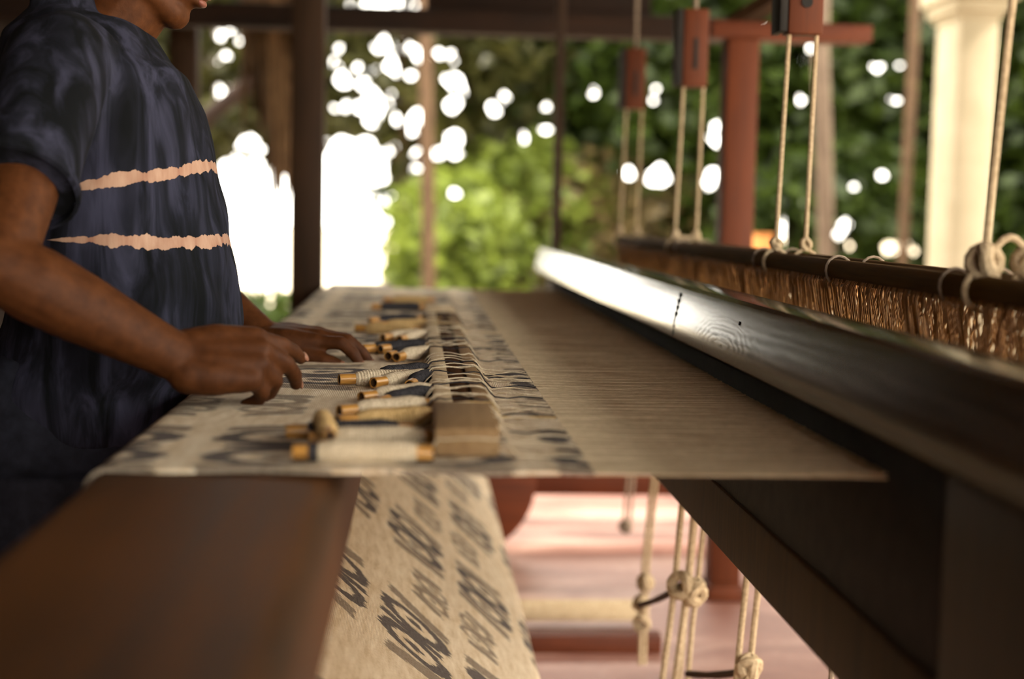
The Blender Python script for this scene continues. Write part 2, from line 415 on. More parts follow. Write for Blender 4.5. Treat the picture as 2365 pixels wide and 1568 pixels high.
# breast beam: rounded shoulders
def prism_y(mb, prof, y0, y1, ny=2):
    n = len(prof); vs, fs = [], []
    for j in range(ny):
        y = y0 + (y1 - y0) * j / (ny - 1)
        for x, z in prof: vs.append((x, y, z))
    for j in range(ny - 1):
        for k in range(n): fs.append((j * n + k, j * n + (k + 1) % n, (j + 1) * n + (k + 1) % n, (j + 1) * n + k))
    fs.append(tuple(range(n))); fs.append(tuple((ny - 1) * n + k for k in range(n))[::-1])
    return mb.add(vs, fs)
def round_rect(x0, x1, z0, z1, rads, n=6):
    pts = []
    for (cx, cz, r, a0) in ((x1 - rads[0], z1 - rads[0], rads[0], 0), (x0 + rads[1], z1 - rads[1], rads[1], 90),
                            (x0 + rads[2], z0 + rads[2], rads[2], 180), (x1 - rads[3], z0 + rads[3], rads[3], 270)):
        for k in range(n + 1):
            a = math.radians(a0 + 90 * k / n); pts.append((cx + r * math.cos(a), cz + r * math.sin(a)))
    return pts
obj('breast_beam', prism_y(MB(), round_rect(XB0, XB1, 0.82, ZC - 0.006, (0.035, 0.02, 0.02, 0.02)), 0.45, 5.3), m_beam, loom)
CX, CZ, CR = 0.17, 0.27, 0.088           # cloth roll
cbm = obj('cloth_beam', MB().tube([(CX, 0.45, CZ), (CX, 5.2, CZ)], CR - 0.006, 28), m_loom, loom)
wh = MB(); wh.lathe([(0.0, 0), (0.255, 0), (0.265, 0.008), (0.265, 0.042), (0.255, 0.05), (0.0, 0.05)], (CX, 4.93, CZ), (0, 1, 0), 48)
obj('beam_wheel', wh, m_redx, cbm)
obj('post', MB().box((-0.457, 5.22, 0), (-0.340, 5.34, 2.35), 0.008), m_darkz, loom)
obj('post', MB().box((-0.457, 0.38, 0), (-0.340, 0.50, 0.82), 0.008), m_loom, loom)
obj('post', MB().box((2.55, 5.22, 0), (2.67, 5.34, 2.35), 0.008), m_loom, loom)
obj('post', MB().box((2.55, 0.38, 0), (2.67, 0.50, 2.35), 0.008), m_loom, loom)
obj('cross_rail', MB().box((-0.34, 5.23, 0.165), (2.55, 5.33, 0.255), 0.006), m_redx, loom)
obj('cross_rail', MB().box((-0.34, 0.40, 0.165), (2.55, 0.48, 0.255), 0.006), m_redx, loom)
obj('top_rail', MB().box((-0.46, 0.36, 2.25), (2.67, 0.46, 2.35), 0.006), m_loom, loom)
obj('top_rail', MB().box((0.60, 0.3, 2.35), (0.82, 5.5, 2.45), 0.006), m_loom, loom, )
obj('warp_beam', MB().tube([(2.48, 0.45, ZC - 0.06), (2.48, 5.3, ZC - 0.06)], 0.058, 20), m_loom, loom)

# ------------------------------------------------------------------ tapestry (woven cloth)
XFELL = 0.185
prof = [(XFELL - 0.02 * i, ZC) for i in range(0, 25)]
prof = [p for p in prof if p[0] > XB0 + 0.02]
for k in range(1, 9):
    a = math.radians(90 + 90 * k / 8); prof.append((XB0 + 0.02 + 0.026 * math.cos(a), ZC - 0.026 + 0.026 * math.sin(a)))
prof += [(XB0 - 0.006, 0.9), (XB0 - 0.006, 0.84)]
# tangent from the beam's lower corner to the roll
sx, sz = XB0 + 0.0, 0.815
d = math.hypot(CX - sx, CZ - sz); base_a = math.atan2(CZ - sz, CX - sx); off = math.asin(CR / d)
ta = base_a + off; L = math.sqrt(d * d - CR * CR)
for k in range(0, 13): prof.append((sx + math.cos(ta) * L * k / 12, sz + math.sin(ta) * L * k / 12))
a0 = math.atan2(prof[-1][1] - CZ, prof[-1][0] - CX)
for k in range(1, 40): a = a0 - math.radians(9 * k); prof.append((CX + CR * math.cos(a), CZ + CR * math.sin(a)))
prof = np.array(prof); seg = np.r_[0, np.cumsum(np.hypot(*np.diff(prof, axis=0).T))]
tn = np.gradient(prof, axis=0); tn /= np.linalg.norm(tn, axis=1)[:, None] + 1e-9
nr = np.stack([tn[:, 1], -tn[:, 0]], 1)  # outward
NY = 140; ys = np.linspace(YN, YF, NY)
def cloth_layer(off):
    V = np.zeros((NY, len(prof), 3)); P = prof + nr * off
    V[:, :, 0] = P[None, :, 0]; V[:, :, 2] = P[None, :, 1]; V[:, :, 1] = ys[:, None]
    wav = 0.0014 * (np.sin(ys * 9.1)[:, None] * np.sin(seg * 13 + 1)[None] + np.sin(ys * 23 + 2)[:, None] * np.sin(seg * 31)[None])
    fade = np.clip((seg - 0.0) / 0.05, 0, 1) * (seg < 0.42)
    V[:, :, 2] += np.abs(wav) * fade[None]
    return V
A = cloth_layer(0.0); A[0, :, 1] += 0.004 * np.sin(seg * 40); B = A.copy(); B[:, :, 0] -= 0.0; 
B = cloth_layer(-0.004); B[0, :, 1] = A[0, :, 1]
if nr[2][1] < 0: raise RuntimeError('cloth normals')
n1 = len(prof); verts = np.concatenate([A.reshape(-1, 3), B.reshape(-1, 3)]); NB = NY * n1
jj, kk = np.meshgrid(np.arange(NY - 1), np.arange(n1 - 1), indexing='ij'); q = (jj * n1 + kk).ravel()
top = np.stack([q, q + 1, q + n1 + 1, q + n1], 1); bot = top[:, ::-1] + NB
e = np.arange(n1 - 1); s0 = np.stack([e, e + NB, e + 1 + NB, e + 1], 1); oo = (NY - 1) * n1
s1 = np.stack([e + oo, e + 1 + oo, e + 1 + oo + NB, e + oo + NB], 1)
g = np.arange(NY - 1) * n1; s2 = np.stack([g, g + n1, g + n1 + NB, g + NB], 1)
tap = array_mesh('tapestry', verts - np.array([0, 3.0, 0]), np.concatenate([top, bot, s0, s1, s2]))
uvl = tap.uv_layers.new(name='UVMap'); li = np.zeros(len(tap.loops), dtype=np.int32); tap.loops.foreach_get('vertex_index', li)
UVv = np.zeros((len(verts), 2)); UVv[:, 0] = verts[:, 1]; UVv[:, 1] = np.tile(np.tile(seg, NY), 2)
uvl.data.foreach_set('uv', UVv[li].astype(np.float32).ravel())
shade(tap, 60); tap.materials.append(m_cloth)
to = bpy.data.objects.new('tapestry', tap); COL.objects.link(to); to.location = (0, 3.0, 0)
tag(to, 'half-woven beige wool tapestry with grey motifs stretched over the breast beam', 'tapestry')

# ------------------------------------------------------------------ warp threads: uncountable
nth = 1150; yy = np.linspace(YN + 0.004, YF - 0.004, nth) + rng.normal(0, 0.0003, nth)
xs = np.array([XFELL - 0.002, 0.3, 0.44, 0.50, 0.62, 0.70, 0.9, 2.48]); r = 0.00135
prn = np.array([(-r * 1.05, 0), (0, r), (r * 1.05, 0), (0, -r)])
V = np.zeros((nth, len(xs), 4, 3)); V[..., 0] = xs[None, :, None]
shed = np.array([0, 0.0, 0.001, 0.002, 0.008, 0.012, 0.006, 0])
zj = rng.normal(0, 0.0006, (nth, len(xs)))
V[..., 1] = yy[:, None, None] + prn[None, None, :, 0]
V[..., 2] = ZC - 0.002 + prn[None, None, :, 1] + zj[..., None] + (shed[None] * np.where(np.arange(nth) % 2, 1, -1)[:, None])[..., None]
F = []
ii = (np.arange(nth)[:, None] * len(xs) + np.arange(len(xs) - 1)[None]).ravel() * 4
F = np.concatenate([np.stack([ii + k, ii + (k + 1) % 4, ii + 4 + (k + 1) % 4, ii + 4 + k], 1) for k in range(4)])
wm = array_mesh('warp_threads', V.reshape(-1, 3), F); wm.materials.append(m_warp)
wo = bpy.data.objects.new('warp_threads', wm); COL.objects.link(wo)
tag(wo, 'taut undyed warp threads running from the woven edge through the beater', 'warp threads', kind='stuff')

# ------------------------------------------------------------------ beater
bt = thing('beater', 'long black polished wooden beater spanning the loom with a reed between its boards', 'beater', (0.5, 3.0, 0))
prf = [(0.473, 0.992), (0.476, 0.989), (0.556, 0.989), (0.560, 0.993), (0.562, 1.072), (0.556, 1.084), (0.545, 1.088),
       (0.510, 1.088), (0.497, 1.086), (0.490, 1.081), (0.4865, 1.073), (0.4778, 1.031), (0.4762, 1.026)]
tbd = obj('top_board', prism_y(MB(), prf, 0.55, 5.62, 60), m_beater, bt, angle=14)
jl = MB()
for k in range(7):
    z = 0.992 + 0.0115 * k; x = (0.473 + 0.0032 * (z - 0.992) / 0.034 if z < 1.026 else 0.4762 + 0.0103 * (z - 1.026) / 0.047) - 0.0001
    jl.box((x - 0.0006, 2.5795 + 0.0006 * (k % 3), z), (x + 0.004, 2.5808 + 0.0006 * (k % 3), z + 0.0117))
obj('joint_line', jl, m_black, tbd)
nl = MB(); nl.lathe([(0, -0.0012), (0.003, -0.001), (0.0034, 0.004), (0, 0.004)], (0.4826, 2.085, 1.055), (1, 0, -0.2), 12); obj('nail_head', nl, m_black, tbd)
obj('lower_board', MB().box((0.485, 0.55, 0.688), (0.545, 5.62, 0.785), 0.006), m_lower, bt)
for y0, y1 in ((0.62, 1.26), (5.0, 5.3)):
    obj('end_stile', MB().box((0.488, y0, 0.78), (0.545, y1, 0.98), 0.004), m_lower, bt)
obj('hanger', MB().box((0.50, 5.22, 1.08), (0.53, 5.268, 2.755), 0.004), m_darkz, bt)
obj('hanger', MB().box((0.50, 0.70, 1.08), (0.53, 0.75, 2.755), 0.004), m_darkz, bt)
nd = 1000; yd = np.linspace(1.27, 4.99, nd)
bx = np.array([(x, y, z) for x in (0.490, 0.508) for y in (-0.0005, 0.0005) for z in (0.78, 0.98)], float)
Vd = bx[None] + np.stack([np.zeros(nd), yd, np.zeros(nd)], 1)[:, None]
qf = np.array([(0, 1, 3, 2), (4, 6, 7, 5), (0, 4, 5, 1), (2, 3, 7, 6), (0, 2, 6, 4), (1, 5, 7, 3)])
Fd = (qf[None] + (np.arange(nd) * 8)[:, None, None]).reshape(-1, 4)
rm = array_mesh('reed', Vd.reshape(-1, 3) - np.array([0.5, 3.0, 0]), Fd); rm.materials.append(m_reed)
ro = bpy.data.objects.new('reed', rm); COL.objects.link(ro); ro.parent = bt; ro['kind'] = 'stuff'

# ------------------------------------------------------------------ heddle shafts
def heddle_shaft(x, label, y0=0.9, y1=4.68):
    t = thing('heddle_shaft', label, 'heddle shaft', (x, 3.0, 1.13), 'heddle shafts behind the beater')
    obj('top_bar', MB().tube([(x, y0, 1.130), (x, y1, 1.130)], 0.0185, 16), m_shaft, t)
    obj('bottom_bar', MB().tube([(x, y0, 0.66), (x, y1, 0.66)], 0.014, 12), m_shaft, t)
    n = 1500; y = np.sort(rng.uniform(y0 + 0.03, y1 - 0.03, n)); r = 0.0011
    zz = np.array([1.148, 1.11, 1.03, 0.96, 0.94, 0.85, 0.66]); m = len(zz)
    wob = np.cumsum(rng.normal(0, 0.0005, (n, m)), 1); xo = rng.uniform(-0.012, 0.012, n)[:, None] + rng.normal(0, 0.001, (n, m))
    xo[:, 0] = 0.0; xo[:, 1] = np.where(xo[:, 2] > 0, 0.019, -0.019); xo[:, 6] = 0.014
    tri = np.array([(math.cos(a), math.sin(a)) for a in (0.3, 0.3 + 2.094, 0.3 + 4.189)]) * r
    V = np.zeros((n, m, 3, 3)); V[..., 0] = xo[:, :, None] + tri[None, None, :, 0]
    V[..., 1] = (y[:, None] + wob)[:, :, None] + tri[None, None, :, 1] - 3.0; V[..., 2] = zz[None, :, None] - 1.13
    ii = (np.arange(n)[:, None] * m + np.arange(m - 1)[None]).ravel() * 3
    F = np.concatenate([np.stack([ii + k, ii + (k + 1) % 3, ii + 3 + (k + 1) % 3, ii + 3 + k], 1) for k in range(3)])
    hm = array_mesh('heddles', V.reshape(-1, 3), F); hm.materials.append(m_heddle)
    ho = bpy.data.objects.new('heddles', hm); COL.objects.link(ho); ho.parent = t; ho['kind'] = 'stuff'
    for yy in (2.25, 1.32, 1.75, 2.75, 3.6):
        ring = [(x + 0.022 * math.cos(a), yy + 0.004 * math.sin(a), 1.13 + 0.024 * math.sin(a)) for a in np.linspace(0, 2 * PI, 17)]
        obj('binding', MB().tube(ring, 0.0022, 6), m_ropedk, t)
    return t
XH = (0.68, 0.737)
heddle_shaft(XH[0], 'brown heddle shaft with golden string heddles, nearer the beater')
heddle_shaft(XH[1], 'second brown heddle shaft, behind the first one')

# ------------------------------------------------------------------ pulley blocks and their ropes
def knot(mb, p, r):
    for k in range(3):
        ax = Vector((random.uniform(-1, 1), random.uniform(-1, 1), random.uniform(-0.4, 0.4))).normalized(); u = ax.orthogonal().normalized(); w = ax.cross(u)
        mb.tube([Vector(p) + (u * math.cos(a) + w * math.sin(a)) * r * 1.4 + ax * 0.3 * r * math.sin(2 * a) for a in np.linspace(0, 2 * PI, 13)], r * 0.75, 7)
PULL = [(1.665, 'nearest pulley block, above the thick rope pair at the picture edge', 1.68),
        (2.66, 'orange wooden pulley block with a round dark hole, above the sharpest rope pair', 1.555),
        (3.72, 'red wooden pulley block with a dark slot, between the cream column and the far posts', 1.55),
        (4.74, 'dark red pulley block, farthest of the row above the heddle shafts', 1.565)]
names_r = ['thick cream rope pair with big loose knots tied to the heddle bars',
           'cream rope pair with two small knots on the heddle bar, hanging from the round-holed block',
           'cream rope pair looped under the heddle bar, hanging from the slotted block',
           'faint rope pair at the far end of the heddle bars, hanging from the dark block']
for i, (y, lab, zb) in enumerate(PULL):
    xm = sum(XH) / 2 + 0.008
    p = thing('pulley_block', lab, 'pulley block', (xm, y, zb), 'pulley blocks in a row')
    w = 0.033; hgt = 0.20
    mb = MB(); mb.box((xm - w, y - 0.02, zb), (xm + w, y + 0.03, zb + hgt), 0.004); blk = obj('block', mb, m_red, p)
    mb = MB(); mb.box((xm - w - 0.016, y - 0.018, zb + 0.004), (xm - w - 0.001, y + 0.05, zb + hgt), 0.002); obj('dark_side', mb, m_black, p)  # near-black slab along the block's left side
    if i == 1:
        mb = MB(); mb.lathe([(0, 0), (0.0105, 0), (0.0105, 0.006), (0, 0.006)], (xm, y - 0.0235, zb + 0.058), (0, 1, 0), 16); obj('hole', mb, m_black, blk)  # black disc on the face stands for the shade inside the hole
    else:
        mb = MB(); mb.box((xm - 0.006, y - 0.0225, zb + 0.045), (xm + 0.006, y - 0.0185, zb + 0.125), 0.0015); obj('slot', mb, m_black, blk)  # black bar on the face stands for the slot's inner shade
    mb = MB(); mb.tube([(xm, y, zb + hgt), (xm, y, 2.36)], 0.006, 8); obj('hanging_cord', mb, m_ropedk, p)
    rp = thing('rope', names_r[i], 'rope', (xm, y, 1.15), 'ropes holding up the heddle shafts')
    for k, x in enumerate(XH):
        topx = xm - 0.026 + 0.052 * k + (0.02 if i == 0 else 0.0); rr = 0.0044 if i != 0 else 0.005
        pts = [(topx, y, zb + 0.01), (topx * 0.6 + x * 0.4, y + 0.002, zb * 0.6 + 0.4 * 1.15), (x, y, 1.165)]
        sr = obj('strand', MB().tube(pts, rr, 8), m_rope, rp)
        mb = MB(); knot(mb, (x, y, 1.165), rr * (1.5 if i else 2.3)); obj('knot', mb, m_rope, sr)
        loop = [(x + 0.023 * math.cos(a), y, 1.13 + 0.025 * math.sin(a)) for a in np.linspace(0, 2 * PI, 17)]
        obj('bar_loop', MB().tube(loop, rr * 0.8, 7), m_rope, rp)
    if i in (0, 2):
        a = 0.05 if i == 0 else -0.012
        pts = [Vector((XH[0] + (XH[1] - XH[0]) * s, y - 0.005, 1.165 + a * math.sin(PI * s) * 0.6)) for s in np.linspace(0, 1, 9)]
        obj('cross_loop', MB().tube(pts, 0.0045, 8), m_rope, rp)

# ------------------------------------------------------------------ temple lying on the cloth
tp = thing('temple', 'flat wooden temple stick of pale, dark and tan slats lying along the cloth', 'temple', (0.065, 2.5, ZC))
obj('pale_slat', MB().box((0.026, 1.62, ZC + 0.002), (0.050, 3.62, ZC + 0.020), 0.002), m_slat, tp)
obj('dark_slat', MB().box((0.0505, 1.62, ZC + 0.002), (0.0775, 3.58, ZC + 0.016), 0.002), m_groove, tp)
obj('tan_slat', MB().box((0.078, 1.62, ZC + 0.002), (0.100, 3.60, ZC + 0.019), 0.002), m_tan, tp)
obj('end_block', MB().box((0.022, 1.49, ZC + 0.002), (0.092, 1.70, ZC + 0.034), 0.005), m_tan, tp)
obj('end_block', MB().box((0.026, 3.50, ZC + 0.003), (0.098, 3.63, ZC + 0.027), 0.005), m_slat, tp)

# ------------------------------------------------------------------ bobbins
RW = 0.0108
def make_bobbin_meshes():
    Lb = 0.145
    tube = MB(); tube.lathe([(0.0062, 0.0), (0.0080, 0.0), (0.0083, 0.002), (0.0083, Lb - 0.002), (0.0080, Lb), (0.0062, Lb)], (0, 0, 0), (1, 0, 0), 18, close=True)
    bore = MB(); bore.lathe([(0.0, 0.012), (0.0061, 0.012), (0.0061, 0.001)], (0, 0, 0), (1, 0, 0), 14)
    wraps = []
    for sd_ in range(3):
        rr = random.Random(sd_); pr = [(0.0081, 0.024)]
        n = 46
        for k in range(n):
            h = 0.026 + 0.10 * k / (n - 1); u = k / (n - 1)
            env = 0.0016 + 0.0028 * min(1, u * 6) * min(1, (1 - u) * 5) + 0.0005 * math.sin(u * (7 + sd_) + sd_)
            pr.append((0.0083 + env + (0.0006 if k % 2 else -0.0003) + rr.uniform(-0.0002, 0.0002), h))
        pr.append((0.0081, 0.128))
        w = MB(); w.lathe(pr, (0, 0, 0), (1, 0, 0.0), 18); wraps.append(w)
    return tube, bore, wraps
_t, _b, _w = make_bobbin_meshes()
def prep(mb, name, mat):
    me = mb.mesh(name); shade(me, 35); me.materials.append(mat); return me
me_tube, me_bore = prep(_t, 'tube', m_cane), prep(_b, 'bore', m_canedk)
YARN = {'cream': m_cream, 'charcoal': m_grey, 'ochre': m_ochre}
me_wrap = {(k, i): prep(_w[i], 'yarn_wrap', YARN[k]) for k in YARN for i in range(3)}

def yarn_path(p0, y1, lift, amp, x1=None, seed=0):
    """a slack thread from p0 over the temple to the woven edge"""
    rr = random.Random(seed); pts = []; x0 = p0.x; x1 = XFELL - 0.004 if x1 is None else x1
    ph1, ph2 = rr.uniform(0, 6), rr.uniform(0, 6); n = 26
    for k in range(n + 1):
        u = k / n; x = x0 + (x1 - x0) * u
        over = ZC + 0.0035
        if 0.012 < x < 0.110: over = ZC + 0.0035 + 0.020 * min(1, (x - 0.012) / 0.014) * min(1, (0.110 - x) / 0.014)
        z = max(over, p0.z * (1 - u) ** 3) + (abs(math.sin(u * 11 + ph2)) * lift) * math.sin(PI * u) ** 0.5
        y = p0.y + (y1 - p0.y) * u + amp * (math.sin(u * 9 + ph1) + 0.5 * math.sin(u * 21 + ph2)) * math.sin(PI * u) ** 0.6
        pts.append(Vector((x, y, z)))
    return pts
def bobbin(px, py, ang, yarn_c, label, lift=0.003, z=RW, tilt=0.0, wrapi=0, tail=True, seed=0, sc=1.0):
    p = on(px, py, ZC + z)
    t = thing('bobbin', label, 'bobbin', p, 'yarn bobbins lying on the tapestry')
    t.rotation_euler = (0, tilt, ang); t.scale = (sc, sc, sc)
    for nm, me in (('tube', me_tube), ('bore', me_bore), ('yarn_wrap', me_wrap[(yarn_c, wrapi)])):
        o = bpy.data.objects.new(nm, me); COL.objects.link(o); o.parent = t if nm != 'bore' else to_
        if nm == 'tube': to_ = o
    if tail:
        R = Matrix.Rotation(ang, 3, 'Z') @ Matrix.Rotation(tilt, 3, 'Y')
        e = p + R @ Vector((0.122 * sc, 0, 0.004)); 
        pts = yarn_path(e, e.y + 0.03 * math.sin(seed * 2.1) + 0.02, lift, 0.006, seed=seed)
        mb = MB().tube(pts, 0.0010, 6); v = R.inverted()
        mb.v = [tuple((v @ (Vector(q) - p)) / sc) for q in mb.v]
        me = mb.mesh('yarn_tail'); shade(me, 80); me.materials.append(YARN[yarn_c])
        o = bpy.data.objects.new('yarn_tail', me); COL.objects.link(o); o.parent = t
    return t
BOB = [
 # px, py, angle, yarn, label, wrap
 (783, 876, 0.35, 'cream', 'cream yarn bobbin whose open cane end lies farthest left in the sharp row', 0),
 (857, 868, 0.85, 'charcoal', 'charcoal yarn bobbin tucked behind two sharp cream ones', 1),
 (862, 884, 0.85, 'cream', 'ribbed cream yarn bobbin directly in front of the charcoal one, mid sharp row', 2),
 (946, 890, 1.35, 'charcoal', 'black yarn bobbin half pushed against the temple, cane tip just showing', 0),
 (834, 918, 0.75, 'cream', 'cream yarn bobbin with wide dark open end, nearest of the sharp ones', 1),
 (872, 930, 1.0, 'charcoal', 'charcoal yarn bobbin lying against the nearest sharp cream bobbin', 2),
 (838, 805, 0.5, 'charcoal', 'charcoal yarn bobbin just beyond the far hand fingertip', 1),
 (878, 806, 0.9, 'charcoal', 'charcoal yarn bobbin with bright cane end, second beyond the fingertip', 0),
 (896, 822, 1.05, 'charcoal', 'dark yarn bobbin touching the left side of a cream one, right of the fingertip', 2),
 (915, 825, 1.1, 'cream', 'cream yarn bobbin with bright cane end, right of the far hand fingertip', 0),
 (884, 780, 0.9, 'cream', 'small cream bobbin with gold end beyond the fingertip cluster', 1),
 (922, 784, 1.15, 'cream', 'small cream bobbin with gold end, right of another gold-ended one', 2),
 (822, 757, -0.3, 'ochre', 'small brown bobbin lying askew, farther off above the far hand', 1),
 (853, 740, 0.6, 'charcoal', 'small dark bobbin pointing away behind the askew brown bobbin', 0),
 (872, 750, 0.3, 'ochre', 'small brown bobbin crossing the dark one behind the far hand', 2),
 (858, 708, 0.2, 'charcoal', 'tiny blurred dark bobbin near the far end of the cloth', 1),
 (886, 692, 0.1, 'ochre', 'tiny blurred brown bobbin, farthest of all on the cloth', 0),
 (783, 950, 0.6, 'cream', 'blurred cream bobbin with golden end above the bare orange cane', 1),
 (780, 976, 0.6, 'ochre', 'blurred bobbin with a long bare orange cane end', 0),
 (712, 1012, 0.1, 'cream', 'blurred cream bobbin behind the nearest bobbin, gold cane showing', 2),
 (676, 1043, 0.0, 'cream', 'nearest cream bobbin at the cloth edge, gold ends with a dark ring', 0),
 (660, 996, 0.15, 'charcoal', 'blurred dark olive bobbin left of the nearest gold canes', 1),
]
rg = MB(); rg.lathe([(0.0083, 0.016), (0.0098, 0.017), (0.0098, 0.029), (0.0083, 0.030)], (0, 0, 0), (1, 0, 0), 16); me_ring = prep(rg, 'dark_ring', m_grey)
for i, (px, py, an, yc, lab, wi) in enumerate(BOB):
    t = bobbin(px, py, an, yc, lab, wrapi=wi, seed=i + 1, sc=1.0 if i != 18 else 1.02)
    if i == 20:
        o = bpy.data.objects.new('dark_ring', me_ring); COL.objects.link(o); o.parent = t; o['label'] = 'dark thread ring near the end'
# the bobbin that leans up across the others
bobbin(762, 1006, 1.72, 'ochre', 'blurred tan bobbin pointing away from the cloth edge, across the nearest bobbins', z=0.022, tilt=-0.04, wrapi=1, tail=False, seed=40, sc=0.85)
# loose weft ends crossing the temple
kinds = ['cream', 'cream', 'cream', 'cream', 'charcoal', 'cream', 'cream']
YARNY = [2.02, 2.06, 2.10, 2.14, 2.17, 2.21, 2.26, 2.33, 2.40, 2.48, 2.56, 2.62, 2.71, 2.80, 2.92, 3.05, 3.2, 3.4, 3.6, 1.98, 1.93, 1.88, 1.84, 1.80, 1.75, 1.70, 1.62, 1.55]
YARNY.sort()
ORD = 'first second third fourth fifth sixth seventh eighth ninth tenth eleventh twelfth thirteenth fourteenth fifteenth sixteenth seventeenth eighteenth nineteenth twentieth twenty-first twenty-second twenty-third twenty-fourth twenty-fifth twenty-sixth twenty-seventh twenty-eighth'.split()
ordn = {}
for i, y in enumerate(YARNY):
    kc = kinds[i % 7]
    p0 = Vector((random.uniform(-0.055, 0.01), y + random.uniform(-0.02, 0.02), ZC + 0.004))
    o = obj('weft_yarn', MB().tube(yarn_path(p0, y + random.uniform(-0.03, 0.03), 0.004, 0.010, seed=100 + i), 0.0010, 6), YARN[kc], loc=tuple(p0), angle=80)
    j = ordn.get(kc, 0); ordn[kc] = j + 1
    tag(o, f'slack {kc} weft yarn crossing the temple, {ORD[j] if j < 28 else "last"} {kc} one from its near block', 'yarn', 'slack weft yarns across the temple')

# ------------------------------------------------------------------ treadle cords, lams and treadles below
def cord_pair(label, pts_px, Y, r=0.0055, gap=0.016, knots=(), mat=None):
    P = [at(px, py, Y) for px, py in pts_px]
    t = thing('treadle_rope', label, 'rope', P[-1], 'cords under the loom')
    for s in (-0.5, 0.5):
        sr = obj('strand', MB().tube([p + Vector((gap * s, 0.003 * s, 0)) for p in P], r, 8), mat or m_rope, t)
    for kx, ky in knots:
        mb = MB(); knot(mb, at(kx, ky, Y - 0.012), r * 2.2); obj('knot', mb, mat or m_rope, sr)
    return t
cord_pair('thin cord pair hanging in front of the red rail, farthest under the loom', [(1462, 1040), (1452, 1160), (1447, 1225)], 4.2, 0.005, 0.018, [(1445, 1215)], m_ropedk)
cord_pair('knotted cream cord left of the twig lam under the beater', [(1520, 1040), (1507, 1150), (1492, 1300), (1487, 1395), (1483, 1535)], 3.3, 0.005, 0.012, [(1490, 1345), (1480, 1395), (1482, 1440)])
cord_pair('thick cream cord pair with knots at the right end of the twig lam', [(1598, 1080), (1590, 1160), (1574, 1340), (1562, 1440), (1540, 1600)], 2.75, 0.0065, 0.026, [(1572, 1352), (1600, 1368)])
cord_pair('second cream cord pair just right of the knotted one', [(1622, 1080), (1616, 1200), (1600, 1360), (1590, 1440), (1573, 1640)], 2.85, 0.0055, 0.018, [(1606, 1360)])
cord_pair('cream cord pair left of the diagonal board, tied to the low crossing lam', [(1760, 1200), (1742, 1310), (1728, 1440), (1708, 1640)], 2.5, 0.006, 0.024, [(1730, 1542)])
cord_pair('ochre cord pair at the lower picture edge beside the diagonal board', [(1950, 1420), (1938, 1510), (1926, 1640)], 2.3, 0.0055, 0.02, (), m_ropedk)
def lam(a, Ya, b, Yb, r, label):
    p, q = at(*a, Ya), at(*b, Yb)
    pts = [p.lerp(q, u) + Vector((0, 0, -0.006 * math.sin(PI * u))) for u in np.linspace(0, 1, 7)]
    o = obj('lam', MB().tube(pts, [r * (1 + 0.1 * math.sin(k * 2.3)) for k in range(7)], 8), m_darkz, loc=tuple(p)); tag(o, label, 'lam')
lam((1476, 1398), 3.28, (1575, 1352), 2.76, 0.0075, 'dark twig lam tied between two knotted cords')
lam((1588, 1556), 2.82, (1738, 1546), 2.5, 0.007, 'dark twig lam low at the picture edge, between the right-hand cords')
for (y0, z0, lab, mt) in ((4.06, 0.055, 'grey weathered treadle bar lying across under the loom', m_slat), (3.83, 0.03, 'orange-brown treadle bar in front of the grey one', m_redx)):
    o = obj('treadle', MB().box((0.1, y0, z0 - 0.03 + 0.0), (0.70, y0 + 0.06, z0 + 0.02), 0.004), mt, loc=(0.4, y0, 0)); tag(o, lab, 'treadle')

# ------------------------------------------------------------------ the weaver
PL = Vector((-0.50, 2.22, 0.0))
man = thing('person', 'weaver in a navy tie-dye T-shirt with two pale stripes, both hands on the tapestry', 'person', PL)
def fuse(name, mb, voxel, smooth, mat, parent, post=None, iters=6):
    me = mb.mesh(name, wpos(parent)); tmp = bpy.data.objects.new('tmp', me); COL.objects.link(tmp)
    rm_ = tmp.modifiers.new('r', 'REMESH'); rm_.mode = 'VOXEL'; rm_.voxel_size = voxel
    sm = tmp.modifiers.new('s', 'SMOOTH'); sm.factor = smooth; sm.iterations = iters
    dg = bpy.context.evaluated_depsgraph_get(); dg.update()
    out = bpy.data.meshes.new_from_object(tmp.evaluated_get(dg)); bpy.data.objects.remove(tmp)
    out.name = name
    if post:
        n = len(out.vertices); co = np.zeros(n * 3); out.vertices.foreach_get('co', co); no = np.zeros(n * 3); out.vertices.foreach_get('normal', no)
        co = post(co.reshape(-1, 3), no.reshape(-1, 3)); out.vertices.foreach_set('co', co.ravel()); out.update()
    out.shade_smooth(); out.materials.clear(); out.materials.append(mat)
    o = bpy.data.objects.new(name, out); COL.objects.link(o); o.parent = parent; return o
YM = 2.22
TORSO = [  # z, centre x, half depth, half width
    (0.86, -0.505, 0.150, 0.180), (0.93, -0.502, 0.160, 0.185), (0.985, -0.465, 0.178, 0.188), (1.03, -0.445, 0.175, 0.190),
    (1.075, -0.443, 0.174, 0.190), (1.12, -0.447, 0.170, 0.188), (1.19, -0.455, 0.164, 0.185), (1.25, -0.462, 0.158, 0.186),
    (1.30, -0.468, 0.154, 0.190), (1.357, -0.477, 0.150, 0.192), (1.41, -0.490, 0.140, 0.185), (1.445, -0.495, 0.122, 0.165), (1.475, -0.492, 0.098, 0.120), (1.495, -0.485, 0.080, 0.085)]
def torso(mb, inset, zmin, zmax):
    rs = [((cx, YM, z), (rx - inset, 0, -0.02 if z > 1.43 else 0), (0, ry - inset, 0)) for z, cx, rx, ry in TORSO if zmin <= z <= zmax]
    mb.rings(rs, 40)
SH_R, EL_R, WR_R = Vector((-0.50, 2.035, 1.405)), Vector((-0.515, 1.79, 1.135)), at(428, 836, 1.86)
